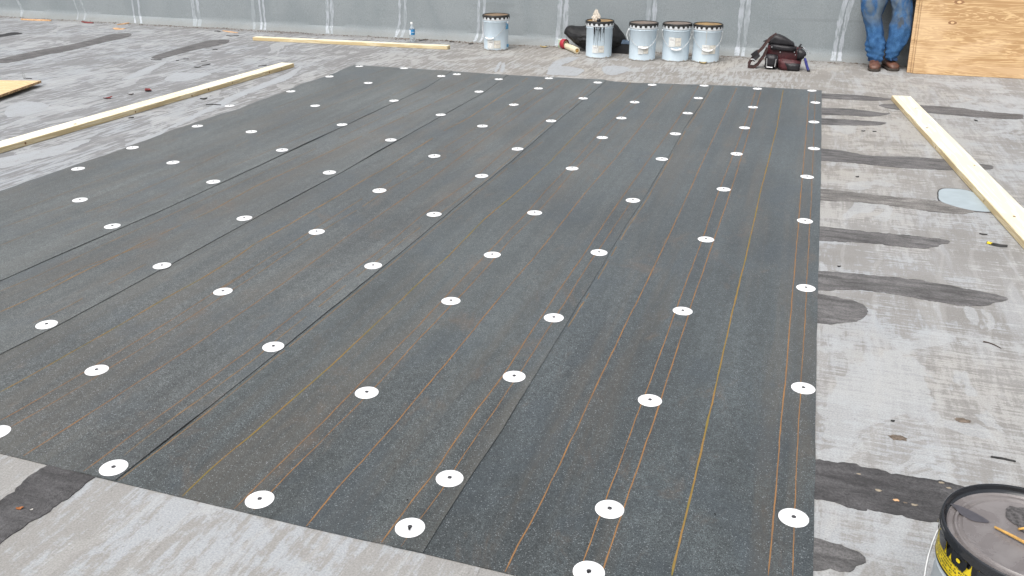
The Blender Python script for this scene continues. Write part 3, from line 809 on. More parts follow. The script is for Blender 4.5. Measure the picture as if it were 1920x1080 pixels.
sb = MB(); sb.lathe([(.0062, .003), (.0060, .0046), (.0042, .0058), (.0018, .0052), (.0, .0044)], 16, cap1=False)
screw_me = sb.build('screw', M['screw'], None, True)
first = True
def place_plate(u, v, label, tilt=0, wreck=False):
    global first
    g = G(u, v, .008); z = top_z(g.x, g.y)
    if z <= 0: z = .002
    g = G(u, v, z)
    # highest support under the plate
    zz = max(top_z(g.x + dx * PR * .95, g.y + dy * PR * .95) for dx, dy in ((0, 0), (1, 0), (-1, 0), (0, 1), (0, -1)))
    z = max(z, min(zz, z + .004)) + .0004
    r = empty('fastening_plate', (g.x, g.y, z), random.uniform(0, 6.28))
    r.rotation_euler[0] = random.uniform(-.012, .012) + tilt; r.rotation_euler[1] = random.uniform(-.012, .012)
    tag(r, label, 'washer', 'white round fastening plates on the roofing sheets')
    if first: a, s_ = plate_me, screw_me; first = False
    else:
        a, s_ = plate_me.copy(), screw_me.copy(); COL.objects.link(a); COL.objects.link(s_)
    a.parent = r; s_.parent = r
    return r
for cname, pts in COLS:
    for i, (u, v) in enumerate(pts):
        n = len(pts)
        if i == 0: w_ = 'nearest'
        elif i == n - 1: w_ = 'farthest'
        elif cname.startswith('along the leftmost') or True: w_ = ORD[i] + ' from the front'
        lab = 'white plate, %s in the row %s' % (w_, cname)
        if (u, v) == (430.6, 198.5): lab = 'white round plate half off the ragged left edge, beside a curled scrap'
        place_plate(u, v, lab, tilt=.05 if (u, v) == (827.5, 142.8) else 0)
place_plate(856.7, 139.2, 'lone white round plate at the back corner of the narrow fourth sheet')

# bent black tar crumbs on two plates' screws
def crumbs(u, v, label, name='tar_crumb', n=3, s=.006, mat='black'):
    g = G(u, v, .010); b = MB()
    for _ in range(n):
        c = Vector((random.uniform(-1, 1), random.uniform(-1, 1), 0)) * s
        b.box(c + Vector((0, 0, .002)), (s * random.uniform(.8, 1.8), s * .7, .004), Matrix.Rotation(random.uniform(0, 3), 3, 'Z'), bev=.0008)
    o = b.build(name, M[mat]); o.location = (g.x, g.y, .012 if top_z(g.x, g.y) > 0 else .001)
    tag(o, label, 'crumb', None); return o
crumbs(767, 993, 'black bent tar crumb stuck on the nearest plate beside the rightmost seam', n=4, s=.004)
crumbs(1102, 1075, 'black tar crumb stuck on the nearest plate of the bottom edge', n=3, s=.004)

# ------------------------------------------------------------------ lumber
def board(name, label, A, B, width, side, th=.038, knots=(), parent=None, grp=None):
    """A,B: near lower edge of the side facing us; side=+1: board lies to the left of A->B"""
    d = (B - A); L = d.length; d.normalize(); ang = math.atan2(d.y, d.x)
    root = empty(name, (A.x, A.y, .001), ang); tag(root, label, 'board', grp)
    b = MB(); bm = bmesh.new(); bmesh.ops.create_cube(bm, size=1)
    for v in bm.verts: v.co = Vector(((v.co.x + .5) * L, (v.co.y + .5) * width * side, (v.co.z + .5) * th))
    bmesh.ops.subdivide_edges(bm, edges=[e for e in bm.edges if abs((e.verts[0].co - e.verts[1].co).x) > L * .5], cuts=14)
    for v in bm.verts:
        v.co.y += .003 * nz(v.co.x * .9, 4, label.__len__()); v.co.z += .0015 * nz(v.co.x * 1.3, 9, 2) * (v.co.z > .01)
    bmesh.ops.recalc_face_normals(bm, faces=list(bm.faces))
    bmesh.ops.bevel(bm, geom=[e for e in bm.edges if len(e.link_faces) == 2 and e.calc_face_angle(0) > .6], offset=.0025, segments=2, affect='EDGES')
    bm.verts.index_update()
    b.add([v.co.copy() for v in bm.verts], [[v.index for v in f.verts] for f in bm.faces]); 
    for i, f in enumerate(b.f): b.m[i] = 0 if bm.faces[i:i+1] is None else 0
    for i, f in enumerate(bm.faces):
        b.m[i] = 0 if f.normal.z > .5 else 1
    bm.free()
    o = b.build('plank', [M['lumber'], M['lumber_shaded']], root, False)
    kb = MB()
    for (x, face, hz, r) in knots:
        pts = []
        for k in range(14):
            a = 2 * PI * k / 14
            if face == 'side': pts.append(Vector((x * L + r * .8 * math.cos(a), -.0006 * side, hz * th + r * math.sin(a))))
            else: pts.append(Vector((x * L + r * 1.3 * math.cos(a), hz * width * side + r * math.sin(a), th + .0022)))
        kb.add(pts, [tuple(range(14)) if (face != 'side') == (True) else tuple(range(13, -1, -1))])
    if kb.v: kb.build('knot', M['knot'], root)
    return root
board('lumber_board', 'long pale pine board on the left, running from frame edge towards the wall', G(552, 126), G(-60, 306), .145, -1,
      knots=[(.115, 'side', .5, .010), (.27, 'side', .55, .007), (.36, 'side', .6, .010), (.42, 'side', .3, .009), (.60, 'side', .4, .008), (.75, 'top', .3, .01), (.2, 'top', .6, .008), (.45, 'top', .5, .006), (.88, 'side', .5, .009), (.06, 'side', .5, .006)], grp='loose pine boards on the roof')
board('lumber_board', 'short pale pine board lying close to the wall beside the water bottle', G(474, 76), G(839, 93.3), .09, 1,
      knots=[(.61, 'side', .6, .011), (.74, 'side', .35, .011)], grp='loose pine boards on the roof')
A_ = G(1672, 179, .038); A_.z = 0; B_ = G(1920, 451, .038); B_.z = 0
d_ = (B_ - A_)
board('lumber_board', 'wide pale pine board on the right, angled from the dark strokes to the frame edge', A_, A_ + d_ * 1.12, .148, 1,
      knots=[(.13, 'top', .6, .006), (.55, 'top', .75, .006), (.72, 'side', .5, .008), (.30, 'top', .25, .009), (.42, 'side', .4, .009), (.8, 'top', .4, .007)], grp='loose pine boards on the roof')

# ------------------------------------------------------------------ plywood
def ply_sheet(name, label, x0, w, h, yfoot, lean, th, knots=(), off=0, grp=None):
    root = empty(name, (x0, yfoot, .002)); tag(root, label, 'plywood', grp)
    root.rotation_euler = (-lean, 0, math.atan2(9.26 - 9.232, 1.0) * .9)
    b = MB(); b.box((w / 2, th / 2, h / 2), (w, th, h), bev=.0015)
    for i in range(len(b.f)):
        ys = [b.v[j].y for j in b.f[i]]; b.m[i] = 0 if max(ys) < .0005 or min(ys) > th - .0005 else 1
    b.build('panel', [M['ply'], M['ply_edge']], root)
    for (x, z, r) in knots:
        kb = MB()
        for rr, mm, yy in ((r * 1.25, 1, -.0006), (r * .75, 0, -.0012)):
            pts = [Vector((x + rr * (1.9 if mm else 1.3) * math.cos(2 * PI * k / 18) * (1 + .2 * nz(k, x)), yy, z + rr * .8 * math.sin(2 * PI * k / 18))) for k in range(18)]
            kb.add(pts, [tuple(range(18))], mm)
        kb.build('knot', [M['knotface'], M['knot']], root)
    return root
M['knotface'] = plain('knot_heart', (.62, .40, .20), .6, var=.2)
TH_P = .018
lean = math.asin((9.745 - 9.232 - .07) / 1.22)
XR = .045
G2 = 'plywood sheets leaned against the wall'
g0 = G(1711, 138)
ply_sheet('plywood_sheet', 'front honey coloured plywood sheet leaning on the wall beside the person', g0.x, 2.44, 1.22, g0.y, lean, TH_P,
          [(.325, .69, .020), (.290, .495, .017)], grp=G2)
ply_sheet('plywood_sheet', 'middle plywood sheet of the leaning stack, only its edge showing', g0.x - .018, 2.44, 1.22, g0.y + .021, lean, TH_P, grp=G2)
ply_sheet('plywood_sheet', 'rear plywood sheet of the leaning stack, sticking out furthest left', g0.x - .050, 2.44, 1.22, g0.y + .042, lean, TH_P, grp=G2)
# plywood corner at the left edge of the photo
c0, c1, c2 = G(77, 151, .05), G(-10, 181.5, .05), G(-10, 148.2, .05)
e1 = (c1 - c0).normalized(); e2 = Vector((e1.y, -e1.x, 0))
if e2.dot(c2 - c0) < 0: e2 = -e2
root = empty('plywood_offcut', (c0.x, c0.y, 0)); tag(root, 'plywood panel lying flat at the left edge of the photo, raised off the deck', 'plywood')
b = MB()
q = [Vector((0, 0, 0)), e1 * 1.2, e1 * 1.2 + e2 * 1.6, e2 * 1.6]
b.add([p + Vector((0, 0, z)) for z in (.030, .050) for p in q], [(3, 2, 1, 0), (4, 5, 6, 7), (0, 1, 5, 4), (1, 2, 6, 5), (2, 3, 7, 6), (3, 0, 4, 7)])
b.m = [0, 0, 1, 1, 1, 1]
sharp = b.build('panel', [M['ply_pale'], M['ply_edge']], root); sharp_by_angle(sharp.data, .5)
b = MB()
for s in (.12, 1.05):
    p0 = e1 * s + e2 * .05; p1 = e1 * s + e2 * 1.5
    b.box((p0 + p1) / 2 + Vector((0, 0, .0155)), (1.4, .07, .027), Matrix.Rotation(math.atan2((p1 - p0).y, (p1 - p0).x), 3, 'Z'), bev=.002)
b.build('batten', M['lumber_shaded'], root)
for (u, v, u2, v2) in ((45, 147.5, 41.5, 138), (48.5, 148, 46, 137)):
    p = G(u, v, .045) - c0; p.z = .046; t = MB(); t.tube([p, p + Vector((-.012, .0, .055))], .0022, 6); t.lathe([(.0, 0), (.004, 0), (.004, .001), (0, .001)], 8, c=p + Vector((-.012, 0, .055)), cap0=False, cap1=False)
    t.build('nail', M['wire'], root)

# ------------------------------------------------------------------ pails
def arc_patch(b, r, a0, a1, z0, z1, n=10, m=0, wob=0.0, jag=None):
    vs = []; fs = []
    for k in range(n + 1):
        a = a0 + (a1 - a0) * k / n
        lo = z0(a) if callable(z0) else z0; hi = z1(a) if callable(z1) else z1
        vs.append(Vector((r * math.cos(a), r * math.sin(a), lo))); vs.append(Vector((r * math.cos(a), r * math.sin(a), hi)))
    for k in range(n): fs.append((2 * k, 2 * k + 2, 2 * k + 3, 2 * k + 1))
    b.add(vs, fs, m)
def bail(root, R_, zp_, ang, drop, grip_w=.045, swing=-1, grip=True):
    """wire bail: ears at +-90 deg of ang, hanging against the front of the body"""
    pts = []; N = 28; g0 = None
    for k in range(N + 1):
        t = k / N; a = ang - PI / 2 + PI * t
        s = math.sin(PI * t)
        pts.append(Vector(((R_ + .008) * math.cos(a), (R_ + .008) * math.sin(a), zp_ - drop * s ** 1.25)))
    w = MB(); w.tube(pts, .0022, 6)
    h = w.build('handle', M['wire'], root, True)
    if grip:
        gm = MB(); mid = [p for i, p in enumerate(pts) if abs(i - N / 2) <= 3]
        gm.tube(mid, .0085, 10); gm.build('grip', M['grip'], h, True)
    e = MB()
    for s in (-1, 1):
        a = ang + s * PI / 2
        e.lathe([(0, 0), (.013, 0), (.013, .006), (.005, .010), (0, .010)], 14, c=(R_ * math.cos(a), R_ * math.sin(a), zp_), rot=Matrix.Rotation(a, 3, 'Z') @ Matrix.Rotation(PI / 2, 3, 'Y'), cap0=False, cap1=False)
    e.build('handle_ear', M['pail_white'], root, True)
def pail_body(root, rb, rt, h, mat):
    b = MB()
    b.lathe([(rb - .012, .004), (rb - .004, 0), (rb + .001, .002), (rb + .002, .010), (rb, .016), (rt - .004, h * .80), (rt, h * .815), (rt + .002, h * .825), (rt, h * .835), (rt - .001, h * .90),
             (rt + .003, h * .93), (rt + .003, h * .955), (rt, h * .965), (rt - .004, h - .012)], 56, 0, cap1=False)
    return b.build('pail_body', mat, root, True)
def lid_mesh(root, R_, h, topmat, ntab=18, tabs=True, a0=0):
    b = MB()
    b.lathe([(R_ - .006, h - .020), (R_, h - .016), (R_ + .001, h - .002), (R_ - .002, h + .004), (R_ - .007, h + .006), (R_ - .012, h + .004), (R_ - .014, h - .002)], 64, 0, cap0=False, cap1=False)
    b.lathe([(R_ - .014, h - .002), (R_ - .018, h - .004), (R_ - .024, h - .004), (R_ - .027, h - .0015), (R_ - .031, h - .0015), (R_ - .034, h - .004), (.05, h - .003), (.045, h - .002), (0, h - .002)], 64, 1, cap0=False, cap1=False)
    if tabs:
        for k in range(ntab):
            a = a0 + 2 * PI * k / ntab; w = PI / ntab * .60
            vs = []
            for s, z, r in ((-1, h - .012, R_ + .0012), (1, h - .012, R_ + .0012), (.72, h - .030, R_ + .0018), (-.72, h - .030, R_ + .0018), (.35, h - .036, R_ + .001), (-.35, h - .036, R_ + .001)):
                aa = a + s * w; vs.append(Vector((r * math.cos(aa), r * math.sin(aa), z)))
            b.add(vs, [(0, 3, 2, 1), (3, 5, 4, 2)], 0)
    return b.build('lid', [M['lid_rim'], topmat], root, True)
GP = 'pale blue five gallon pails standing by the wall'
def pail(u, vb, label, top, face, h=.370, hang=None, grip_ang=0.0, drop=.17, lab=None, lean_=0, loop=False):
    g = G(u, vb); out = Vector((g.x, g.y, 0)).normalized()
    c = g + out * .139
    toward = math.atan2(-out.y, -out.x)
    root = empty('paint_pail', (c.x, c.y, .002)); tag(root, label, 'pail', GP)
    pail_body(root, .137, .143, h, M['pail'])
    lid_mesh(root, .152, h, M[top], 18, True, face)
    # white crimped band under the lid
    wb_ = MB(); wb_.lathe([(.1435, h - .052), (.1475, h - .048), (.1485, h - .040), (.1500, h - .024), (.1500, h - .014)], 56, cap0=False, cap1=False)
    wb_.build('rim_band', M['pail_white'], root, True)
    if hang is not None:
        bail(root, .146, h * .80, toward + hang, drop)
    if lab:
        a0, a1, z0, z1 = lab; b = MB()
        arc_patch(b, .1425, toward + a0, toward + a0 + (a1 - a0) * .5, z0, z1, 8, 0)
        arc_patch(b, .1428, toward + a0 + (a1 - a0) * .52, toward + a1, z0 + .006, z1 - .004, 8, 1)
        arc_patch(b, .1434, toward + a0 + (a1 - a0) * .12, toward + a0 + (a1 - a0) * .42, z1 - .03, z1 - .022, 4, 2)
        arc_patch(b, .1434, toward + a0 + (a1 - a0) * .62, toward + a0 + (a1 - a0) * .90, (z0 + z1) / 2, (z0 + z1) / 2 + .008, 4, 2)
        b.build('label', [M['paper'], M['paper_brown'], M['print_grey']], root)
    return root, toward
# angles: positive = anticlockwise from above, i.e. towards the right of the photo for a pail seen from the front
p1, tw1 = pail(930.5, 95.5, 'pale blue pail with brown lid standing alone beside the wall', 'lid_brown', .1, hang=-.52, drop=.17, lab=(-.75, .35, .02, .115))
b = MB(); arc_patch(b, .1436, tw1 + .85, tw1 + 1.25, .225, .29, 5, 0); arc_patch(b, .1436, tw1 + .95, tw1 + 1.4, .03, .06, 5, 0); b.build('sticker', M['print_blue'], p1)
p2, tw2 = pail(1122, 110, 'pale blue pail with black tar drips and a rag on its rusty lid', 'lid_rust', .0, hang=None, lab=(-.5, .4, .055, .135))
b = MB()
rnd = random.Random(5)
for (a, w, ln) in ((-.36, .055, .10), (-.34, .018, .17), (-.24, .014, .20), (-.13, .010, .22), (-.20, .03, .05), (.02, .05, .085), (.04, .014, .16), (.12, .010, .14), (.30, .045, .07), (.34, .012, .20), (.27, .010, .12), (-.42, .012, .19), (-.06, .012, .15)):
    vs = []; n = 12
    for k in range(n + 1):
        t = k / n; z = .328 - ln * t * 1.0; ww = w * (1 - t) ** .8 + .004; aa = tw2 + a + .04 * t * math.sin(a * 40) + .012 * math.sin(t * 9 + a * 20)
        for s in (-1, 1): vs.append(Vector((.1468 * math.cos(aa + s * ww), .1468 * math.sin(aa + s * ww), z)))
    b.add(vs, [(2 * k, 2 * k + 2, 2 * k + 3, 2 * k + 1) for k in range(n)])
b.build('tar_drips', M['tarblob'], p2)
e = MB()
for s in (-1, 1):
    a = tw2 + s * 1.45
    e.lathe([(0, 0), (.014, 0), (.014, .006), (.005, .010), (0, .010)], 14, c=(.145 * math.cos(a), .145 * math.sin(a), .29), rot=Matrix.Rotation(a, 3, 'Z') @ Matrix.Rotation(PI / 2, 3, 'Y'), cap0=False, cap1=False)
e.build('handle_ear', M['lid_rim'], p2, True)
p3, tw3 = pail(1203, 115, 'pale blue pail with grey lid, left one of the three standing together', 'lid_grey', .15, hang=.05, drop=.165, lab=(-.30, .45, .07, .155))
b = MB(); pts = []
for k in range(16):
    t = k / 15; a = tw3 - 1.52; rr = .150 + .020 * math.sin(PI * t)
    pts.append(Vector((rr * math.cos(a), rr * math.sin(a), .315 - .13 * t)))
b.tube(pts, .0032, 6); b.build('strap', M['grip'], p3, True)
p4, tw4 = pail(1265, 116.5, 'pale blue pail with grey brown lid, middle one of the three standing together', 'lid_grey', .05, hang=.03, drop=.175, lab=(-.55, .35, .15, .245))
p5, tw5 = pail(1321.5, 118.5, 'pale blue pail with rusty yellowish lid, right one of the three standing together', 'lid_rust', .2, hang=.10, drop=.175, lab=(-.30, .72, .085, .18))
b = MB(); arc_patch(b, .1462, tw5 - .06, tw5 - .03, .19, .315, 3, 0); b.build('rust_run', M['paper_brown'], p5)

# rag and tar lump resting on pail 2's lid
c = p2.location
def crumple(name, c, dims, seed, mat, label=None, cat=None, parent=None, sub=3, amp=.35, freq=1.6, rot=0, flat=None, shape=None):
    bm = bmesh.new(); bmesh.ops.create_icosphere(bm, subdivisions=sub, radius=1)
    for v in bm.verts:
        d = v.co.normalized()
        k = 1 + amp * nz(d.x * freq + seed, d.y * freq, d.z * freq) * 1.6 + amp * .5 * abs(nz(d.x * freq * 3 + seed, d.y * freq * 3, d.z * freq * 3)) * 1.5
        p = d * k
        if shape: p = shape(p)
        v.co = Vector((p.x * dims[0], p.y * dims[1], p.z * dims[2]))
        if flat is not None and v.co.z < flat: v.co.z = flat
    me = bpy.data.meshes.new(name); bm.to_mesh(me); bm.free(); me.materials.append(mat)
    o = bpy.data.objects.new(name, me); COL.objects.link(o); o.location = c; o.rotation_euler = (0, 0, rot)
    if parent: o.parent = parent
    if label: tag(o, label, cat)
    return o
M['rag'] = plain('cream_rag', (.66, .60, .52), .85, .2, var=.15, scale=25)
M['bag'] = plain('black_bag_film', (.011, .011, .012), .5, .35, var=.3)
tx = Vector((math.cos(tw2), math.sin(tw2), 0)); sxv = Vector((-tx.y, tx.x, 0))
crumple('rag', c + sxv * -.045 + tx * .03 + Vector((0, 0, .372 + .044)), (.030, .022, .062), 3.3, M['rag'], 'small crumpled cream rag standing on the rusty lid of the dripping pail', 'rag',
        sub=4, amp=.30, freq=2.2, flat=-.046, shape=lambda p: Vector((p.x * (1.25 - .45 * p.z), p.y, p.z)))
crumple('tar_lump', c + sxv * -.012 + tx * .115 + Vector((0, 0, .372 + .012)), (.022, .022, .020), 8.1, M['tarblob'], 'black tar lump on the front rim of the dripping pail lid', 'tar lump', sub=3, amp=.2, flat=-.014)

# black bin bag behind pail 2, blue tub behind it
gb = G(1120, 97)
bag = MB()
def bag_mesh():
    bm = bmesh.new(); bmesh.ops.create_icosphere(bm, subdivisions=5, radius=1)
    L_ = G(1064, 92).x; R2 = G(1186, 104).x
    for v in bm.verts:
        d = v.co.normalized()
        x, y, z = d.x, d.y, d.z
        fold = .10 * abs(nz(x * 3 + 1, y * 3, z * 3)) + .06 * abs(nz(x * 8, y * 8 + 3, z * 8))
        X = x * .35; Yy = y * .17 * (1 - fold); Zz = .135 + z * .135
        prof = 1.0
        # left ear pointing out at the top, right peak; waist in between
        ear = math.exp(-((x + .92) / .22) ** 2); Zz += ear * .055 * (z * .5 + .7); X -= ear * .02 * (z > 0)
        pk = math.exp(-((x - .62) / .20) ** 2); Zz += pk * .075 * max(0, z)
        Zz *= (1 + fold * .5); Zz = max(0.002, Zz)
        if Zz < .16: X *= (.66 + .34 * Zz / .16) if x < 0 else 1
        v.co = Vector((X, Yy, Zz))
    return bm
bm = bag_mesh(); me = bpy.data.meshes.new('bin_bag'); bm.to_mesh(me); bm.free(); me.materials.append(M['bag'])
o = bpy.data.objects.new('bin_bag', me); COL.objects.link(o)
gc = G(1122, 90); o.location = (gc.x + .015, 9.60, .001); o.rotation_euler = (0, 0, -.1)
tag(o, 'crumpled black plastic bag slumped behind the dripping pail', 'bag')
M['bluetub'] = plain('slate_blue_plastic', (.12, .17, .24), .45)
gt = G(1163, 101)
tb = empty('plastic_tray', (gt.x + .0, gt.y + .03, .0)); tag(tb, 'slate blue tray wedged between the dripping pail and the bag', 'tray')
b = MB(); b.box((0, 0, .075), (.20, .03, .15), bev=.006); b.build('tray_side', M['black'], tb)
b = MB(); b.box((0, -.006, .125), (.19, .035, .045), bev=.006); b.build('tray_rim', M['bluetub'], tb)

# ------------------------------------------------------------------ near pail
NC = Vector((.537, 1.577, 0)); NH, NR = .378, .1585
near = empty('paint_pail', (NC.x, NC.y, .002)); tag(near, 'large near pail with wet black rimmed lid and yellow printed band, bottom right corner', 'pail')
tn = math.atan2(-NC.y, -NC.x)
b = MB(); rb = .146
b.lathe([(rb - .012, .004), (rb - .004, 0), (rb, .002), (rb + .001, .012), (rb, .018), (rb + .002, NH * .72), (rb + .005, NH * .735), (rb + .002, NH * .75), (rb + .003, NH * .86), (rb + .006, NH * .90), (rb + .004, NH * .96), (rb, NH - .020)], 96, 0, cap1=False)
b.build('pail_body', M['pail_near'], near, True)
b = MB(); R_ = NR
b.lathe([(R_ - .007, NH - .022), (R_ - .001, NH - .018), (R_ + .0005, NH - .012), (R_ - .001, NH - .008), (R_ + .0002, NH - .004), (R_, NH + .001), (R_ - .002, NH + .0035), (R_ - .0045, NH + .003), (R_ - .006, NH), (R_ - .0065, NH - .006), (R_ - .009, NH - .0105), (R_ - .0125, NH - .013)], 128, 0, cap0=False, cap1=False)
b.lathe([(R_ - .0125, NH - .012), (R_ - .016, NH - .0155), (R_ - .024, NH - .0160), (R_ - .027, NH - .0110), (R_ - .031, NH - .0110), (R_ - .034, NH - .0155), (R_ - .038, NH - .0150), (R_ - .042, NH - .0112), (R_ - .050, NH - .0125), (.06, NH - .0120), (.03, NH - .0125), (0, NH - .0125)], 128, 1, cap0=False, cap1=False)
for k in range(16):
    a = tn + .12 + 2 * PI * k / 16; w = PI / 16 * .66; vs = []
    for s, z, r in ((-1, NH - .018, R_ + .0005), (1, NH - .018, R_ + .0005), (.95, NH - .034, R_ - .001), (-.95, NH - .034, R_ - .001), (.6, NH - .048, R_ - .004), (-.6, NH - .048, R_ - .004)):
        vs.append(Vector((r * math.cos(a + s * w), r * math.sin(a + s * w), z)))
    b.add(vs, [(0, 3, 2, 1), (3, 5, 4, 2)], 0)
b.build('lid', [M['near_rim'], M['near_lid']], near, True)
# yellow band with lines of black print
b = MB(); zb0, zb1 = NH - .088, NH - .018
arc_patch(b, rb + .0070, tn - PI, tn + PI, zb0, zb1, 96, 0)
arc_patch(b, rb + .0074, tn - PI, tn + PI, zb0, zb0 + .005, 96, 1)
rnd = random.Random(11)
for ln in range(5):
    z = zb0 + .009 + ln * .0068; a = tn - 1.9
    while a < tn + 1.9:
        w = rnd.uniform(.012, .045)
        if rnd.random() < .9:
            n = max(1, int(w / .006))                       # a word: a row of small letter strokes
            for q_ in range(n):
                aa = a + q_ * .0065
                arc_patch(b, rb + .0076, aa, aa + .0048, z + rnd.choice((0, .0006)), z + rnd.choice((.0034, .0042, .0034)), 1, 1)
        a += w + .009
b.build('yellow_band', [M['yellow'], M['lid_rim']], near)
# tar drips over the band + yellow spots on lugs
b = MB(); rnd = random.Random(3)
for k in range(34):
    a = tn - 1.9 + 3.8 * k / 34 + rnd.uniform(-.03, .03); w = rnd.uniform(.03, .075); ln = rnd.choice((.010, .014, .018, .030)); vs = []; n = 8
    for q_ in range(n + 1):
        t = q_ / n; ww = w * math.sqrt(max(0, 1 - t * t)) + .002
        for s in (-1, 1): vs.append(Vector(((rb + .0079) * math.cos(a + s * ww), (rb + .0079) * math.sin(a + s * ww), NH - .020 - ln * t)))
    b.add(vs, [(2 * q_, 2 * q_ + 2, 2 * q_ + 3, 2 * q_ + 1) for q_ in range(n)])
b.build('tar_drips', M['tarblob'], near)
b = MB()
for k in range(16):
    a = tn + .12 + 2 * PI * k / 16; vs = []
    if k % 2: continue
    for q_ in range(12):
        t = 2 * PI * q_ / 12; vs.append(Vector(((R_ + .0006) * math.cos(a + .034 * math.cos(t)), (R_ + .0006) * math.sin(a + .034 * math.cos(t)), NH - .029 + .0042 * math.sin(t))))
    b.add(vs, [tuple(range(12))])
b.build('lug_spot', M['yellow'], near)
# curved black outline printed on the body, as in the photo
gq = (tn - .62)
b = MB(); pts = []
for (da, z) in ((-.20, .150), (-.185, .172), (-.175, .190), (-.16, .205), (-.13, .214), (-.10, .214), (-.075, .207), (-.06, .195), (-.05, .17), (-.045, .15)):
    a = gq + da + .28; pts.append(Vector(((rb + .0030) * math.cos(a), (rb + .0030) * math.sin(a), z + .035)))
b.tube(pts, .0016, 6); b.build('printed_mark', M['black'], near, True)
bail(near, rb + .006, NH * .80, tn - .25, .20, grip=True)
# wet dent's dark reflection painted as a flat patch, gummy grime on the lid
def lid_blob(name, pix, z, mat, parent, jit=.0015):
    P = [G(u, v, NH + z) for u, v in pix]
    Q = smooth_poly([Vector((p.x - NC.x, p.y - NC.y, 0)) for p in P], .004)
    Q = [q + Vector((nz(q.x * 90, q.y * 90, 1) * jit, nz(q.x * 90, q.y * 90, 8) * jit, 0)) for q in Q]
    cc = sum(Q, Vector()) / len(Q)
    vs = [Vector((q.x, q.y, NH + z)) for q in Q] + [Vector((cc.x, cc.y, NH + z))]
    n = len(Q); mesh(name, vs, [(k, (k + 1) % n, n) for k in range(n)], mat, parent)
lz = lambda L_: zp(L_, 1700, 860, 4.909)
lid_blob('lid_dent_reflection', lz([(400, 420), (500, 445), (600, 490), (700, 545), (760, 590), (700, 595), (600, 575), (500, 520), (440, 460)]), -.0108, M['dent'], near, .0005)
lid_blob('lid_grime', lz([(910, 470), (960, 445), (1060, 460), (1180, 440), (1300, 520), (1330, 640), (1200, 720), (1080, 690), (1010, 620), (930, 560)]), -.0104, M['grime'], near, .004)
for (a0, b0, nm, lab, d) in ((lz([(815, 612)])[0], lz([(1300, 870)])[0], 'wooden_stick', 'thin varnished stick lying across the wet lid of the near pail', .0031),
                       (lz([(1035, 632)])[0], lz([(1300, 600)])[0], 'wooden_stick', 'short orange stick behind the longer one on the near pail lid', .0028)):
    A = G(*a0, NH); B = G(*b0, NH)
    t = MB(); m = A.lerp(B, .5); t.tube([A + Vector((0, 0, -.0045)), A.lerp(B, .33) + Vector((0, 0, -.0035)), A.lerp(B, .66) + Vector((0, 0, -.0035)), B + Vector((0, 0, -.004))], [d * .8, d, d, d * .8], 8)
    o = t.build(nm, M['stick'], None, True); tag(o, lab, 'stick', None)

# ------------------------------------------------------------------ bottle
M['pet'] = NT('clear_plastic').out((.80, .86, .90), .08, .5, Transmission_Weight=.85, IOR=1.25)
M['bottle_blue'] = plain('blue_label', (.04, .24, .50), .4, var=.2, scale=60)
gb_ = G(771.5, 79.5)
bt = empty('water_bottle', (gb_.x, gb_.y + .03, .001)); tag(bt, 'clear plastic water bottle with blue label and white cap by the wall', 'bottle')
b = MB(); b.lathe([(.026, 0), (.032, .004), (.033, .02), (.031, .03), (.033, .04), (.031, .05), (.033, .06), (.033, .13), (.032, .15), (.024, .175), (.013, .195), (.012, .205)], 28)
b.build('bottle_body', M['pet'], bt, True)
b = MB(); b.lathe([(.0335, .085), (.0340, .087), (.0340, .143), (.0335, .145)], 28, 0, cap0=False, cap1=False)
twb = math.atan2(-gb_.y, -gb_.x)
arc_patch(b, .0344, twb - 1.2, twb - .5, .088, .142, 4, 1); arc_patch(b, .0345, twb - .2, twb + .9, .112, .118, 4, 1)
b.build('bottle_label', [M['bottle_blue'], M['pail_white']], bt, True)
b = MB(); b.lathe([(.0145, .203), (.0150, .205), (.0150, .222), (.0135, .226), (0, .226)], 20, cap1=False); b.build('cap', M['grip'], bt, True)

# ------------------------------------------------------------------ paint roller + tape rolls left of pail 2
M['cream'] = plain('cream_nap', (.70, .63, .46), .9, .2, var=.15, scale=90)
M['red'] = plain('dark_red_plastic', (.40, .025, .045), .35, .5)
M['green'] = plain('pale_green_plastic', (.40, .50, .33), .5)
M['pink'] = plain('pale_pink_plastic', (.62, .50, .50), .5)
a = G(1062, 92) ; a.z = .034; bq = G(1082, 101); bq.z = .034
axis = (bq - a).normalized(); rq = Vector((0, 0, 1)).rotation_difference(axis).to_matrix()
rr = empty('paint_roller', (bq.x, bq.y, 0)); tag(rr, 'cream paint roller sleeve lying by the wall left of the dripping pail', 'paint roller')
b = MB(); L_ = (bq - a).length + .07
b.lathe([(.018, 0), (.031, .002), (.034, .008), (.034, L_ - .004), (.030, L_), (.021, L_ + .001), (.020, L_ - .02), (.0, L_ - .02)], 28, c=(a - axis * .07) - Vector((bq.x, bq.y, 0)), rot=rq, cap1=False)
b.build('sleeve', M['cream'], rr, True)
b = MB(); b.lathe([(.0, 0), (.019, 0), (.019, .004), (.007, .005), (.007, .012), (0, .012)], 18, c=bq - axis * .010 - Vector((bq.x, bq.y, 0)), rot=rq, cap0=False, cap1=False)
b.build('end_cap', M['stick'], rr, True)
g1 = G(1055, 93)
tr = empty('tape_roll', (g1.x, g1.y + .06, .0)); tag(tr, 'dark red tape roll standing on edge beside the cream roller', 'tape roll')
b = MB(); b.lathe([(.038, -.026), (.052, -.026), (.054, -.022), (.054, .022), (.052, .026), (.038, .026), (.038, -.026)], 36, c=(0, 0, .055), rot=Matrix.Rotation(1.1, 3, 'Z') @ Matrix.Rotation(PI / 2, 3, 'X'), cap0=False, cap1=False)
b.build('tape', M['red'], tr, True)
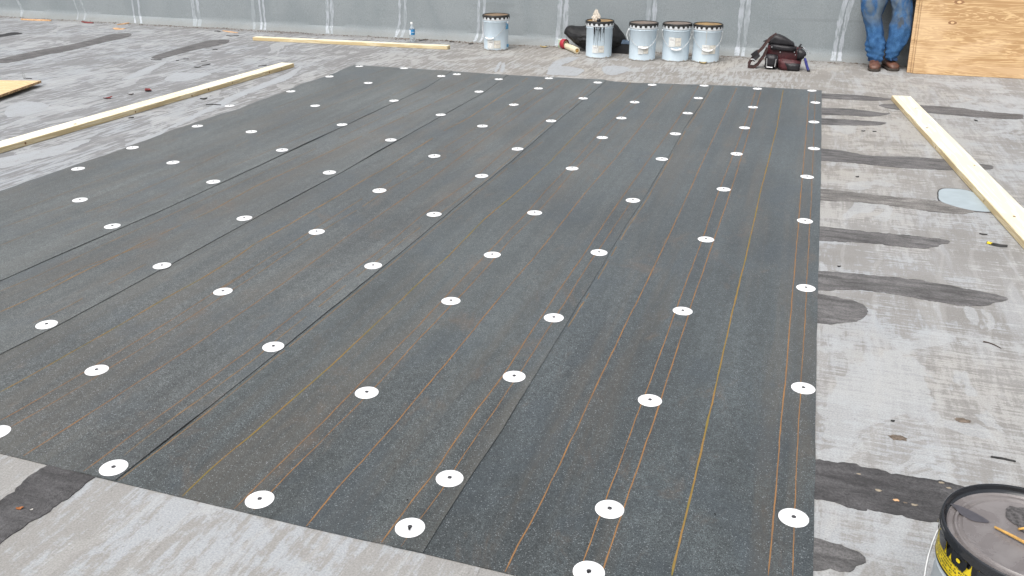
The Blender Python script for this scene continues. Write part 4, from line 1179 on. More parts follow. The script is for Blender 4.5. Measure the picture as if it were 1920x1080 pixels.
b = MB(); b.lathe([(.034, -.024), (.0379, -.025), (.0379, .025), (.034, .024), (.034, -.024)], 28, c=(0, 0, .055), rot=Matrix.Rotation(1.1, 3, 'Z') @ Matrix.Rotation(PI / 2, 3, 'X'), cap0=False, cap1=False)
b.build('core', M['cream'], tr, True)
g1 = G(1049, 90)
cu = empty('tin_can', (g1.x, g1.y + .06, .0)); tag(cu, 'small pale green can left of the dark red tape roll', 'can')
b = MB(); b.lathe([(.028, 0), (.030, .003), (.030, .083), (.028, .086), (.026, .084), (.0, .083)], 24, cap1=False); b.build('can_body', M['green'], cu, True)
b = MB(); b.lathe([(.0285, .084), (.0295, .088), (.0275, .090), (.0255, .086)], 24, cap0=False, cap1=False); b.build('can_rim', M['pail_white'], cu, True)
g1 = G(1061, 86)
o = crumple('paper_wad', (g1.x + .01, g1.y + .09, .095), (.034, .028, .045), 2.2, M['pink'], 'pale pink crumpled paper wad above the roller and tape', 'paper', sub=3, amp=.25)
o.location.z = .05
tag(o)

# ------------------------------------------------------------------ tool belt
M['leather'] = plain('oxblood_leather', (.060, .013, .016), .5, .45, var=.35, scale=18)
M['leather_black'] = plain('black_leather', (.016, .015, .018), .45, .45, var=.3, scale=18)
M['webbing'] = plain('brown_webbing', (.055, .030, .028), .7, .3, var=.35, scale=40)
M['steel'] = plain('bright_steel', (.62, .63, .64), .25, .5, .9)
M['bluegrip'] = plain('blue_rubber_grip', (.035, .04, .20), .45, .4)
Bt = G(1463, 133)
tbt = empty('tool_belt', (Bt.x, Bt.y + .10, .0)); tag(tbt, 'oxblood and black leather tool belt with pouches heaped by the wall', 'tool belt')
S = 1 / 186.0 / 7.2        # metres per zoom pixel
def tz(x, z): return ((x - 600) * S, (955 - z) * S * 1.0)
def slab(pts, y0, y1, mat, name, bev=.006, parent=tbt, bulge=.0):
    """pouch: outline in the x-z plane with real depth, rounded edges and a bulging front"""
    bm = bmesh.new(); n = len(pts)
    f = bm.faces.new([bm.verts.new((tz(*p)[0], y1, tz(*p)[1])) for p in pts])
    r = bmesh.ops.extrude_face_region(bm, geom=[f])
    for g in r['geom']:
        if isinstance(g, bmesh.types.BMVert): g.co.y = y0
    bmesh.ops.recalc_face_normals(bm, faces=list(bm.faces))
    bmesh.ops.bevel(bm, geom=list(bm.edges), offset=bev, segments=3, affect='EDGES', clamp_overlap=True)
    bmesh.ops.triangulate(bm, faces=[f_ for f_ in bm.faces if len(f_.verts) > 4])
    bmesh.ops.subdivide_edges(bm, edges=list(bm.edges), cuts=2, use_grid_fill=True)
    if bulge:
        cx = sum(tz(*p)[0] for p in pts) / n; cz = sum(tz(*p)[1] for p in pts) / n
        for v in bm.verts:
            d = math.hypot((v.co.x - cx) / .09, (v.co.z - cz) / .07)
            if v.co.y < (y0 + y1) / 2: v.co.y -= bulge * math.exp(-d * d)
            v.co += Vector((nz(v.co.x * 30, v.co.z * 30, 1), nz(v.co.x * 30, v.co.z * 30, 5), nz(v.co.x * 30, v.co.z * 30, 9))) * .004
    for f_ in bm.faces: f_.smooth = True
    for v in bm.verts: v.co.z = max(.001, v.co.z)
    me = bpy.data.meshes.new(name); bm.to_mesh(me); bm.free(); me.materials.append(mat)
    o = bpy.data.objects.new(name, me); COL.objects.link(o); o.parent = parent
    return o
slab([(400, 640), (720, 660), (850, 700), (850, 830), (835, 950), (400, 930), (380, 860)], .02, .13, M['leather'], 'pouch', .012, bulge=.02)
slab([(385, 620), (485, 512), (600, 550), (725, 625), (738, 668), (420, 655)], .02, .12, M['leather_black'], 'flap', .008, bulge=.005)
slab([(430, 640), (770, 660), (760, 720), (440, 705)], -.015, .04, M['leather_black'], 'flap', .006, bulge=.01)
slab([(560, 800), (850, 830), (835, 968), (680, 985), (570, 940)], -.06, .03, M['leather'], 'pouch', .012, bulge=.02)
slab([(630, 845), (845, 860), (832, 962), (690, 965)], -.075, -.02, M['leather_black'], 'pouch', .010, bulge=.015)
slab([(400, 760), (545, 770), (545, 930), (385, 935)], -.05, .02, M['leather_black'], 'tape_holder', .008, bulge=.01)
b = MB()
for (x0, z0, x1, z1) in ((410, 810, 418, 915), (528, 815, 522, 915), (415, 922, 495, 925)):
    p, q_ = tz(x0, z0), tz(x1, z1); b.tube([(p[0], -.060, p[1]), (q_[0], -.064, q_[1])], .006, 8)
b.build('buckle', M['steel'], tbt, True)
b = MB()
for (x, z) in ((455, 670), (567, 728), (635, 820), (745, 720), (762, 755), (455, 775), (485, 772), (518, 775)):
    p = tz(x, z); b.lathe([(0, .006), (.004, .005), (.006, .002), (.006, 0)], 10, c=(p[0], -.030 if x < 800 else -.06, p[1]), rot=Matrix.Rotation(PI / 2, 3, 'X'), cap0=False)
b.build('rivets', M['steel'], tbt, True)
def ribbon(pts, w, th, mat, name, tw=0):
    b = MB(); rings = []
    P = [Vector(p) for p in pts]
    for i, p in enumerate(P):
        t = (P[min(i + 1, len(P) - 1)] - P[max(0, i - 1)]).normalized(); n_ = Vector((0, 1, 0)); s_ = t.cross(n_).normalized() if abs(t.y) < .95 else Vector((1, 0, 0)); n2 = s_.cross(t)
        y_ = n_ * w / 2; s2 = s_ * th * 1.6
        rings.append([p - y_ - s2, p + y_ - s2, p + y_ + s2, p - y_ + s2])
    b.loft(rings); return b.build(name, mat, tbt, True)
def zpt(x, z, y): q_ = tz(x, z); return (q_[0], y, q_[1])
ribbon([zpt(490, 520, .07), zpt(420, 570, .06), zpt(370, 630, .03), zpt(330, 700, .01), zpt(270, 760, -.01), zpt(225, 820, -.02), zpt(190, 880, -.03), zpt(190, 930, -.03), zpt(250, 940, -.02), zpt(300, 900, 0), zpt(360, 800, .03), zpt(395, 700, .05)], .055, .009, M['webbing'], 'belt_strap')
ribbon([zpt(215, 790, -.03), zpt(270, 740, -.015), zpt(290, 790, -.01), zpt(235, 850, -.03)], .06, .012, M['leather_black'], 'strap_pad')
b = MB(); b.tube([zpt(205, 835, -.06), zpt(235, 828, -.065), zpt(270, 850, -.06)], .005, 8); b.build('buckle', M['steel'], tbt, True)
slab([(780, 680), (850, 690), (900, 740), (870, 800), (790, 830)], -.03, .05, M['leather_black'], 'tool_loop', .008, bulge=.01)
b = MB(); b.tube([zpt(790, 660, .0), zpt(820, 620, .0)], .008, 8); b.tube([zpt(800, 650, 0), zpt(850, 668, 0)], .006, 8); b.tube([zpt(335, 615, .03), zpt(380, 590, .04)], .006, 8)
b.build('tool_tips', M['black'], tbt, True)
b = MB(); b.tube([zpt(840, 650, -.01), zpt(900, 700, -.015), zpt(925, 730, -.02)], .005, 8); b.build('tool_tip', M['steel'], tbt, True)
hm = empty('hand_tool', (Bt.x, Bt.y + .10, 0)); tag(hm, 'blue handled hand tool leaning out of the tool belt, black butt on the deck', 'hand tool')
b = MB(); b.tube([zpt(885, 790, -.03), zpt(905, 840, -.035), zpt(930, 900, -.045), zpt(955, 950, -.055)], [.010, .013, .013, .012], 12); b.build('grip', M['bluegrip'], hm, True)
b = MB(); b.tube([zpt(948, 935, -.052), zpt(968, 985, -.06)], [.014, .013], 12); b.build('butt', M['black'], hm, True)
b = MB(); b.tube([zpt(860, 730, -.02), zpt(888, 800, -.03)], .006, 8); b.build('shank', M['steel'], hm, True)

# ------------------------------------------------------------------ person
def denim():
    t = NT('worn_blue_denim')
    n = t.noise(t.map(), 16, 6, .65, .4); fine = t.noise(t.map((1, 1, .4)), 160, 3, .7); big = t.noise(t.map((1, 1, .6), (1.7, .4, .9)), 5.5, 5, .6, .6)
    col = t.mix(t.step(n, .32, .68), (.024, .080, .195), (.042, .120, .255))
    col = t.mix(1.0, col, t.grey(t.step(fine, .3, .7, .82, 1.2)), 'MULTIPLY')
    z = t.sep()[2]
    kn = t.math('MULTIPLY', t.step(z, .36, .52), t.step(big, .44, .60))
    col = t.mix(t.math('MULTIPLY', kn, .72), col, (.135, .155, .155))
    st = t.noise(t.map((1, 1, .5), (5.2, 2, 1)), 10, 5, .6)
    col = t.mix(t.math('MULTIPLY', t.math('MULTIPLY', t.step(st, .60, .70), t.step(z, .28, .42)), .75), col, (.065, .065, .055))
    t.out(col, .85, .25); t.bump(t.math('ADD', n, fine), .3, .004)
    return t.mat
M['denim'] = denim()
M['denim_dark'] = plain('dark_denim_hem', (.028, .062, .14), .85, .2, var=.3)
M['boot'] = plain('brown_boot_leather', (.115, .052, .034), .45, .45, var=.35, scale=30)
M['sole'] = plain('boot_sole', (.055, .045, .038), .7, .3, var=.3)
M['skin'] = plain('skin', (.50, .30, .21), .5, .4, var=.06)
M['hair'] = plain('dark_hair', (.035, .022, .015), .6, .3, var=.4)
M['shirt'] = plain('grey_tee_cotton', (.22, .23, .24), .9, .2, var=.12, scale=14)
PX = (G(1652, 130).x + .06, 9.40)
person = empty('person', (PX[0], PX[1], 0)); tag(person, 'person in worn blue jeans and brown boots standing against the wall, ankles together', 'person')
def skin_mesh(name, chains, mat, parent, sub=2):
    """chains: list of lists of (x,y,z,r); nodes shared by coordinate; first node is the root"""
    vs = []; idx = {}; es = []; rad = []
    def nd(p):
        k = tuple(round(c_, 4) for c_ in p[:3])
        if k not in idx: idx[k] = len(vs); vs.append(p[:3]); rad.append(p[3])
        return idx[k]
    for ch in chains:
        for a_, b_ in zip(ch, ch[1:]):
            es.append((nd(a_), nd(b_)))
    me = bpy.data.meshes.new(name); me.from_pydata(vs, es, []); me.update()
    o = bpy.data.objects.new(name, me); COL.objects.link(o)
    m = o.modifiers.new('skin', 'SKIN'); m.use_smooth_shade = True
    sv = me.skin_vertices[0].data
    for i, r in enumerate(rad):
        sv[i].radius = (r, r) if not isinstance(r, tuple) else r
        sv[i].use_root = (i == 0)
    s_ = o.modifiers.new('sub', 'SUBSURF'); s_.levels = sub; s_.render_levels = sub
    me.materials.append(mat)
    if parent: o.parent = parent
    return o
# local coords: x right, y towards wall (+), z up. person faces -y. hips against the wall at y ~ +.24
YH = .20
def arm(s):
    sh = (s * .19, YH - .01, 1.44, .062); el = (s * .27, YH - .06, 1.15, .048); wr = (-s * .02 if s > 0 else .02, YH - .22, 1.14 + (.03 if s > 0 else 0), .032)
    ha = (wr[0] - s * .06, wr[1] + .01, wr[2] + .01, .034)
    ch = [[(0, YH, 1.40, .11), sh, (s * .235, YH - .03, 1.30, .052), el, ((el[0] + wr[0]) / 2, (el[1] + wr[1]) / 2, (el[2] + wr[2]) / 2, .042), wr, ha]]
    for f_, (dy, dz, L) in enumerate(((-.010, .024, .062), (-.014, .009, .072), (-.014, -.006, .067), (-.010, -.020, .052))):
        k1 = (ha[0] - s * .035, ha[1] + dy, ha[2] + dz, .0095)
        ch.append([ha, k1, (k1[0] - s * L * .5, k1[1] + .004, k1[2] - .003, .0088), (k1[0] - s * L * .9, k1[1] + .020, k1[2] - .006, .0078)])
    ch.append([wr, (wr[0] - s * .02, wr[1] - .010, wr[2] + .032, .011), (wr[0] - s * .045, wr[1] - .012, wr[2] + .052, .0095)])
    return ch
def leg_nodes(rows3, ybot, hx):
    out = [(-.02, YH, .92, .10), (hx, YH - .02, .82, .06)]
    for (v, a_, c_), r_ in zip(rows3, (.055, .045, .034)):
        t = v / 114.0; y = 9.52 + (ybot - 9.52) * t; p = PY((a_ + c_) / 2, v, y)
        out.append((p.x - PX[0], y - PX[1], p.z, r_))
    return out
legL = leg_nodes([(0, 1613.4, 1665), (54, 1622.8, 1655.6), (108, 1627.5, 1655.5)], 9.39, -.10)
legR = leg_nodes([(0, 1667, 1709), (54, 1666.5, 1707), (106, 1661, 1683)], 9.37, .10)
body = skin_mesh('body', [[(-.02, YH, .92, .10), (0, YH, 1.10, .120), (0, YH, 1.25, .13), (0, YH, 1.40, .11), (0, YH - .005, 1.52, .055), (0, YH - .015, 1.57, .052)], legL, legR] + arm(-1) + arm(1), M['skin'], person)
# head with a face
bm = bmesh.new(); bmesh.ops.create_uvsphere(bm, u_segments=32, v_segments=24, radius=1)
for v in bm.verts:
    d = v.co.copy(); x, y, z = d.x * .076, d.y * .095, d.z * .118
    if z < -.02: k = 1 - .35 * ((-z - .02) / .10) ** 1.2; x *= k; y = y * k if y > 0 else y * (1 - .12 * ((-z - .02) / .1))
    if y < 0:
        y -= .026 * math.exp(-(x / .012) ** 2 - ((z + .018) / .022) ** 2)
        y += .010 * (math.exp(-((x - .031) / .014) ** 2 - ((z - .004) / .011) ** 2) + math.exp(-((x + .031) / .014) ** 2 - ((z - .004) / .011) ** 2))
        y -= .006 * math.exp(-(x / .024) ** 2 - ((z + .052) / .008) ** 2)
        y -= .006 * math.exp(-(x / .02) ** 2 - ((z + .095) / .015) ** 2)
    v.co = Vector((x, y, z))
for s in (-1, 1):
    r_ = bmesh.ops.create_uvsphere(bm, u_segments=12, v_segments=8, radius=1)
    for v in r_['verts']: v.co = Vector((s * .078 + v.co.x * .010, .008 + v.co.y * .019, -.004 + v.co.z * .032))
for f_ in bm.faces: f_.smooth = True
me = bpy.data.meshes.new('head'); bm.to_mesh(me); bm.free(); me.materials.append(M['skin'])
head = bpy.data.objects.new('head', me); COL.objects.link(head); head.parent = person; head.location = (0, YH - .03, 1.68); head.rotation_euler = (.12, 0, 0)
M['eye'] = plain('eye_white', (.75, .75, .72), .2); M['iris'] = plain('eye_dark', (.04, .025, .02), .15); M['lips'] = plain('lips', (.38, .16, .13), .5)
b = MB()
for s in (-1, 1):
    b.lathe([(0, -.011), (.006, -.009), (.0105, -.003), (.0105, .003), (0, .011)], 14, 0, c=(s * .031, -.073, .004), rot=Matrix.Rotation(PI / 2, 3, 'X'), cap0=False, cap1=False)
    b.lathe([(.0, .0118), (.005, .0108), (.005, .009)], 12, 1, c=(s * .031, -.073, .004), rot=Matrix.Rotation(PI / 2, 3, 'X'), cap0=False, cap1=False)
b.build('eyes', [M['eye'], M['iris']], head, True)
b = MB(); b.tube([(-.022, -.094, -.052), (0, -.101, -.050), (.022, -.094, -.052)], [.002, .005, .002], 8); b.build('mouth', M['lips'], head, True)
bm = bmesh.new(); bmesh.ops.create_uvsphere(bm, u_segments=32, v_segments=20, radius=1)
bmesh.ops.delete(bm, geom=[v for v in bm.verts if v.co.z < -.25 + (.75 if v.co.y < -.35 else 0) - (.35 if v.co.y > .3 else 0)], context='VERTS')
for v in bm.verts: v.co = Vector((v.co.x * .083, v.co.y * .101 + .004, v.co.z * .125 + .002)) * (1 + .03 * nz(v.co.x * 9, v.co.y * 9, v.co.z * 9))
for f_ in bm.faces: f_.smooth = True
me = bpy.data.meshes.new('hair'); bm.to_mesh(me); bm.free(); me.materials.append(M['hair'])
hr = bpy.data.objects.new('hair', me); COL.objects.link(hr); hr.parent = head
# shirt
skin_mesh('shirt', [[(-.01, YH, .98, .150), (0, YH, 1.12, .148), (0, YH, 1.26, .152), (0, YH, 1.40, .132), (0, YH - .004, 1.475, .072)],
                    [(0, YH, 1.40, .132), (-.19, YH - .01, 1.44, .080), (-.235, YH - .03, 1.30, .072), (-.255, YH - .045, 1.22, .068)],
                    [(0, YH, 1.40, .132), (.19, YH - .01, 1.44, .080), (.235, YH - .03, 1.30, .072), (.255, YH - .045, 1.22, .068)]], M['shirt'], person)
# jeans: rings measured from the photo
Lr = [(0, 1613.4, 1665), (10, 1614, 1661), (19, 1614.4, 1657.5), (28, 1615.5, 1654), (37.5, 1618, 1652.8), (46, 1620.5, 1653.5), (54, 1622.8, 1655.6), (63, 1624, 1657.8), (71, 1624.4, 1659.4), (78, 1623, 1660.3), (86, 1622.6, 1660.3), (92, 1623.8, 1659.5), (99, 1625.4, 1658), (105, 1626.6, 1656.5), (110, 1628, 1655), (113.5, 1629, 1654)]
Rr = [(0, 1667, 1709), (10, 1669, 1709), (19, 1671.5, 1709), (30, 1671.5, 1709), (41, 1670.2, 1708.5), (50, 1667.5, 1708), (60, 1665, 1706.5), (68, 1663.6, 1704.5), (75, 1662.8, 1702), (83, 1662, 1698), (90, 1661.5, 1693.5), (97, 1660.5, 1689), (103, 1660, 1685), (108, 1661, 1682), (112, 1663, 1680)]
def leg_rings(rows, ytop, ybot, seed, hipx):
    out = []
    data = []
    for (v, a_, c_) in rows:
        t = v / 114.0; y = ytop + (ybot - ytop) * t
        p, q_ = PY(a_, v, y), PY(c_, v, y)
        data.append(((p.x + q_.x) / 2 - PX[0], y - PX[1], (p.z + q_.z) / 2, (q_.x - p.x) / 2 * .98))
    data.sort(key=lambda d: -d[2])
    # continue to the crotch
    x0, y0, z0, r0 = data[0]
    up = [(x0 + (hipx - x0) * t, y0 + (YH - y0) * t, z0 + (.86 - z0) * t, r0 + (.125 - r0) * t) for t in (1, .8, .6, .4, .2)]
    data = up + data
    fine = []
    for a_, c_ in zip(data, data[1:]):
        for i in range(5): fine.append(tuple(a_[j] + (c_[j] - a_[j]) * i / 5 for j in range(4)))
    fine.append(data[-1])
    for (x, y, z, r) in fine:
        ring = []
        for k in range(40):
            a_ = 2 * PI * k / 40
            amp = .014 + .014 * max(0, (.34 - z) / .34)
            f_ = amp * nz(math.cos(a_) * 1.6 + seed, math.sin(a_) * 1.6, z * 11) + .011 * max(0, 1 - z / .34) * math.sin(z * 120 + 2.2 * math.sin(a_ + seed) + seed) * (.6 + .4 * math.cos(a_ * 2))
            f_ += .006 * nz(math.cos(a_) * 4 + seed, math.sin(a_) * 4, z * 25)
            depth = min(r * 1.0, .115)
            ring.append(Vector((x + (r + f_) * math.cos(a_), y + (depth + f_) * math.sin(a_), z)))
        out.append(ring)
    return out
jb = MB()
jb.loft(leg_rings(Lr, 9.52, 9.39, 1.3, -.095), 0)
jb.loft(leg_rings(Rr, 9.52, 9.37, 4.7, .09), 0)
hip = []
for i, (z, rx, ry) in enumerate(((.80, .20, .125), (.86, .212, .135), (.92, .205, .138), (.98, .185, .132), (1.02, .175, .125))):
    hip.append([Vector((-.005 + (rx + .006 * nz(k * .6, z * 9)) * math.cos(2 * PI * k / 40), YH + ry * math.sin(2 * PI * k / 40), z)) for k in range(40)])
jb.loft(hip, 0)
jo = jb.build('jeans', M['denim'], person, True)
hb = MB()
for rows, yb, sd_ in ((Lr, 9.39, 1.3), (Rr, 9.37, 4.7)):
    rg = leg_rings(rows, 9.52, yb, sd_, 0)
    e_ = rg[-1]; c_ = sum(e_, Vector()) / len(e_)
    lo = [c_ + (q_ - c_) * 1.02 + Vector((0, 0, -.004)) for q_ in e_]; hi = [c_ + (q_ - c_) * 1.04 + Vector((0, 0, .022)) for q_ in e_]
    inn = [c_ + (q_ - c_) * .90 + Vector((0, 0, .004)) for q_ in e_]
    hb.loft([inn, lo, hi], cap=False)
    side = [rg[i][0] + Vector((.002, -.004, 0)) for i in range(8, len(rg) - 2)]
    hb.tube(side, .0028, 6)
hb.build('hems', M['denim_dark'], jo, True)
# boots
def boot(cx, cy, ang, seed):
    """one boot, toe pointing towards -y, turned by ang"""
    R3 = Matrix.Rotation(ang, 3, 'Z'); prof = [(.105, .030, .06), (.10, .040, .115), (.06, .043, .135), (.02, .043, .118), (-.03, .045, .098), (-.08, .052, .083), (-.12, .054, .076), (-.15, .049, .066), (-.170, .036, .052), (-.180, .018, .040)]
    rings = []
    for (y, hw, h) in prof:
        ring = []
        for k in range(24):
            a_ = 2 * PI * k / 24; ca, sa = math.cos(a_), math.sin(a_)
            x = hw * math.copysign(abs(ca) ** .75, ca); z = .018 + (h - .018) * (.5 + .5 * math.copysign(abs(sa) ** .8, sa))
            ring.append(R3 @ Vector((x * (1 if sa < .3 else 1 - .22 * (sa - .3)), y, z)) + Vector((cx, cy, 0)))
        rings.append(ring)
    b = MB(); b.loft(rings); up = b.build('boot', M['boot'], person, True)
    rings = []
    for z, g_ in ((.001, .96), (.006, 1.02), (.020, 1.03), (.026, .98)):
        ring = []
        for (y, hw) in [(.108, .018), (.10, .034), (.06, .044), (.02, .043), (-.03, .045), (-.08, .055), (-.12, .058), (-.155, .051), (-.176, .036), (-.186, .016)]:
            ring.append(Vector((hw * g_, y * (1.01 if g_ > 1 else 1), z)))
        ring += [Vector((-q_.x, q_.y, q_.z)) for q_ in reversed(ring)]
        rings.append([R3 @ q_ + Vector((cx, cy, 0)) for q_ in ring])
    s_ = MB(); s_.loft(rings); s_.build('sole', M['sole'], up, True)
    ln = MB()
    for k in range(4):
        yy = -.045 + k * .022; zz = .112 + k * .010
        ln.tube([R3 @ Vector((-.022, yy, zz - .012)) + Vector((cx, cy, 0)), R3 @ Vector((0, yy - .004, zz - .002)) + Vector((cx, cy, 0)), R3 @ Vector((.022, yy, zz - .012)) + Vector((cx, cy, 0))], .0022, 6)
    ln.build('laces', M['sole'], up, True)
b1, b2 = G(1638.5, 134.5), G(1667, 133.5)
boot(b1.x - PX[0] + .0, b1.y - PX[1] + .175, .02, 1)
boot(b2.x - PX[0] + .0, b2.y - PX[1] + .175, .30, 2)

# ------------------------------------------------------------------ loose debris
M['leaf_red'] = plain('dry_red_leaf', (.17, .045, .045), .8, .2, var=.4)
M['leaf_orange'] = plain('dry_orange_leaf', (.38, .15, .06), .8, .2, var=.3)
M['leaf_yellow'] = plain('yellowed_leaf', (.40, .30, .12), .8, .2, var=.3)
M['chip'] = plain('fresh_wood_chip', (.58, .36, .20), .8, .2, var=.2)
M['scrap'] = plain('felt_scrap', (.045, .045, .045), .8, .3, var=.4)
M['twig'] = plain('dry_twig', (.075, .055, .045), .8, .2)
M['clod'] = plain('dirt_clod', (.16, .13, .105), .9, .2, var=.3)
M['tanchip'] = plain('tan_grit', (.30, .26, .20), .9, .2, var=.3)
M['stone'] = plain('pale_grit', (.55, .53, .50), .8, .2)
def leaf(u, v, size, mat, label, seed, name='leaf', cat='leaf', ang=0, group=None):
    g = G(u, v); n = 14; vs = []; b = MB()
    for k in range(n):
        a = 2 * PI * k / n; lobe = 1 + .35 * math.cos(5 * a + seed) if name == 'leaf' else 1 + .3 * nz(k * 1.7, seed)
        r = size * (.5 + .22 * lobe)
        vs.append(Vector((r * math.cos(a), r * .6 * math.sin(a), .004 + size * .20 * (1 + nz(k * .9, seed)) * abs(math.cos(a)))))
    vs.append(Vector((0, 0, .003)))
    b.add(vs, [(k, (k + 1) % n, n) for k in range(n)])
    b.add([q_ - Vector((0, 0, .0012)) for q_ in vs], [((k + 1) % n, k, n) for k in range(n)])
    o = b.build(name, M[mat]); o.location = (g.x, g.y, 0.001); o.rotation_euler = (0, 0, ang + seed)
    tag(o, label, cat, group); return o
def sliver(pix, w, h, mat, name, cat, label, z=.0, group=None):
    P = [G(u, v) for u, v in pix]; b = MB(); n = len(P)
    fine = []
    for a_, c_ in zip(P, P[1:]):
        for i in range(4): fine.append(a_.lerp(c_, i / 4))
    fine.append(P[-1]); rings = []
    zt = max(top_z(P[0].x, P[0].y), 0)
    for i, p in enumerate(fine):
        t = i / (len(fine) - 1); ww = w * (.35 + .65 * math.sin(PI * min(.97, max(.06, t)))) * (1 + .3 * nz(i * 2.1, w * 900)) / 2
        d = (fine[min(i + 1, len(fine) - 1)] - fine[max(0, i - 1)]).normalized(); s_ = Vector((-d.y, d.x, 0))
        zz = zt + .001 + z
        rings.append([p - s_ * ww + Vector((0, 0, zz)), p + s_ * ww + Vector((0, 0, zz)), p + s_ * ww * .8 + Vector((0, 0, zz + h)), p - s_ * ww * .8 + Vector((0, 0, zz + h))])
    b.loft(rings); o = b.build(name, M[mat]); c_ = fine[len(fine) // 2].copy()
    for v in o.data.vertices: v.co -= Vector((c_.x, c_.y, 0))
    o.location = (c_.x, c_.y, 0); tag(o, label, cat, group); return o
leaf(202, 185, .055, 'leaf_red', 'small dry red leaf, left of the other red leaves near the pine board', 1.1)
leaf(278, 171, .065, 'leaf_red', 'larger dry red leaf just left of the long pine board', 2.4)
leaf(245, 178, .035, 'twig', 'tiny dark leaf scrap between the two red leaves', 3.9)
leaf(38, 955.5, .013, 'leaf_orange', 'orange leaf crumb on the dark cement in the bottom left corner', .6)
leaf(60, 958, .006, 'stone', 'white grit crumb beside the orange leaf, bottom left corner', .9, 'grit_crumb', 'grit')
leaf(960 + 60, 89, .07, 'leaf_yellow', 'yellowed leaf on the deck between the lone pail and the roller', .2)
leaf(1318, 119, .06, 'leaf_yellow', 'yellow brown leaf under the right edge of the right hand pail', .25)
leaf(414, 85.5, .03, 'stone', 'pale crumb at the far end of the short dark cement stroke', .9, 'grit_crumb', 'grit')
leaf(258, 415.5, .010, 'stone', 'tiny white crumb in the leftmost seam of the dark sheets', .4, 'grit_crumb', 'grit')
sliver([(40, 37.5), (62, 38.5), (80, 39), (96, 39.5)], .04, .018, 'chip', 'wood_chip', 'chip', 'long orange wood splinter at the wall foot, far left')
sliver([(215, 53), (224, 55), (234, 54)], .11, .006, 'chip', 'wood_chip', 'chip', 'pale orange wood chip cluster near the wall, above the long cement stroke')
sliver([(220, 47), (232, 45.5), (243, 43.5)], .04, .010, 'chip', 'wood_chip', 'chip', 'thin orange splinter against the wall foot behind the pale chips')
sliver([(154, 41.5), (163, 43), (175, 44)], .05, .012, 'leaf_red', 'leaf', 'leaf', 'reddish leaf litter at the wall foot left of the chips')
sliver([(418, 58), (430, 60), (446, 62)], .04, .006, 'chip', 'wood_chip', 'chip', 'faint orange chip on the deck left of the short pine board')
for i, (pix, w, lab) in enumerate([
    ([(364, 126), (371, 127), (376, 125.5)], .035, 'black felt scrap left of the long board, nearest of the two side by side'),
    ([(378, 123), (386, 122.5), (394, 120.5)], .035, 'grey black felt scrap right beside the blackest scrap behind the board'),
    ([(377, 115.5), (383, 115), (388, 114.5)], .03, 'small dark scrap behind the pair of felt scraps'),
    ([(399, 94), (404, 93.2), (408, 93.5)], .03, 'small dark scrap near the tip of the short cement stroke'),
    ([(283, 112), (293, 112.5), (303, 112.4)], .02, 'thin dark sliver below the short cement stroke'),
    ([(344, 111), (350, 111.2), (354, 111)], .02, 'tiny dark sliver right of the thin one below the cement stroke'),
    ([(330, 114), (333, 114), (335, 113.5)], .03, 'dark speck below the short cement stroke'),
    ([(484, 124.5), (491, 124), (500, 122.5)], .025, 'dark sliver behind the far end of the long board'),
    ([(241, 222), (246, 221.5), (251, 220.8)], .03, 'black scrap under the front face of the long board'),
    ([(376, 185), (382, 186.2), (388, 184)], .05, 'brown black scrap between the long board and the dark sheet'),
    ([(386, 197), (398, 196), (414, 197.5)], .035, 'curled dark scrap beside the plate on the ragged edge'),
    ([(786, 76.8), (794, 75.6), (802, 75)], .07, 'black splinter at the wall foot right of the water bottle'),
    ([(843, 79.5), (848, 79), (852, 79.4)], .05, 'small black crumb behind the right end of the short board'),
    ([(879, 83.5), (883, 83), (887, 82.4)], .06, 'black crumb at the wall foot left of the lone pail'),
    ([(425, 67), (434, 68), (448, 66.8)], .045, 'dark scrap on the deck left of the short pine board'),
    ([(402, 59), (408, 58.6), (413, 60)], .06, 'black scrap near the wall above the short cement stroke'),
    ([(1604, 332), (1608, 332.5), (1610, 331.5)], .014, 'tiny dark speck between the cement strokes on the right'),
    ([(1836, 439), (1843, 440.5), (1851, 440.8)], .008, 'short black nail like sliver right of the dark strokes'),
    ([(1827, 225.5), (1831, 227), (1833, 227)], .03, 'dark crumb beyond the wide board on the right'),
    ([(1615, 246), (1619, 246.5), (1622, 246)], .015, 'dark speck under the third cement stroke'),
    ([(1636, 247), (1640, 247.2), (1643, 247)], .012, 'smaller dark speck right of the one under the third stroke'),
    ([(1857, 858), (1878, 861), (1904, 867)], .007, 'long dark splinter lying above the near pail'),
    ([(1670, 790), (1674, 791), (1677, 790.6)], .006, 'tiny dark speck above the brown clod on the right'),
    ([(1570, 500), (1573, 501), (1576, 500)], .006, 'tiny dark speck right of the sheet edge below a cement stroke'),
    ([(60, 147.8), (52, 147.4), (44, 147)], .02, 'dark sliver on the deck behind the plywood panel corner')]):
    sliver(pix, w * .7, .005, 'scrap', 'felt_scrap', 'scrap', lab)
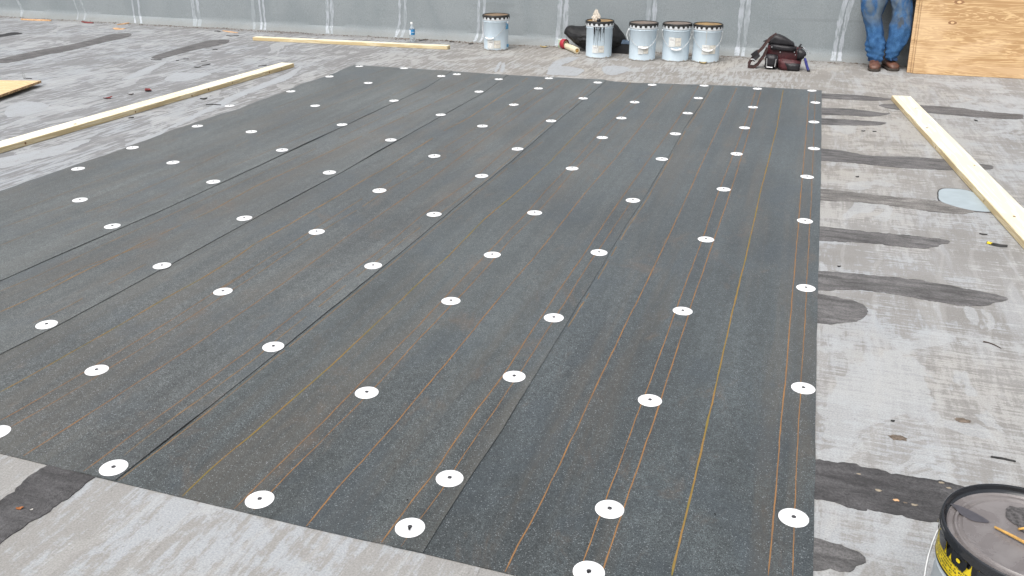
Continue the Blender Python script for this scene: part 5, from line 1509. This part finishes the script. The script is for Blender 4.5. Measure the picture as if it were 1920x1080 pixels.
o = sliver([(1850, 456.5), (1862, 460), (1876, 463), (1888, 463.5)], .020, .010, 'scrap', 'marker_stub', 'marker', 'black stub with a yellow tip lying right of the cement strokes')
t = MB(); p = G(1851, 457) - o.location; p.z = .006; q_ = G(1860, 459.5) - o.location; q_.z = .006; t.tube([p, q_], .0065, 8); t.build('yellow_tip', M['yellow'], o, True)
t = MB(); pts = [G(1843, 642), G(1853, 644), G(1864, 648), (G(1877, 655))]; base = pts[1].copy()
t.tube([p - base + Vector((0, 0, .004)) for p in pts], [.0028, .002, .002, .0012], 6); o = t.build('twig', M['twig'], None, True); o.location = (base.x, base.y, 0); tag(o, 'thin curved brown twig on the pale deck at far right', 'twig')
for (u, v, s_, lab) in ((1684, 821.5, .018, 'brown dirt clod on the pale deck between sheet and frame edge'), (1805, 789, .016, 'flattened grey brown clod right of the brown one')):
    g = G(u, v); crumple('dirt_clod', (g.x, g.y, .001), (s_ * 1.3, s_ * .7, s_ * .22), u, M['clod'], lab, 'clod', sub=3, amp=.4, freq=3, flat=-.0005)
for i, (u, v, s_, lab) in enumerate(((1610, 890, .007, 'pale chip stuck near the top left of the near dark cement stroke'), (1646, 921, .011, 'cluster of pale grit in the middle of the near dark cement stroke'), (1680, 939.5, .011, 'tan chip on the near dark cement stroke'),
        (1714, 948, .010, 'pale chip right of the tan one on the cement stroke'), (1765, 906.5, .009, 'pale chip near the upper edge of the cement stroke beside the pail'), (1779, 916.5, .008, 'pale chip closest to the near pail rim'), (1697, 944, .007, 'small pale crumb between two chips on the cement stroke'))):
    g = G(u, v); crumple('grit_chip', (g.x, g.y, .003), (s_ * .8, s_ * .38, s_ * .2), i * 3.1, M['chip'] if i == 2 else M['clod'] if i == 6 else M['tanchip'], lab, 'chip', sub=2, amp=.5, freq=2)
for (u, v, s_, lab) in ((739.5, 881, .0022, 'tiny black speck on the second sheet below its middle line'), (763, 940, .0028, 'black speck left of the nearest plate beside the rightmost seam'), (1340, 966.5, .0022, 'tiny black speck on the rightmost sheet near the bottom')):
    crumbs(u, v, lab, n=2, s=s_)
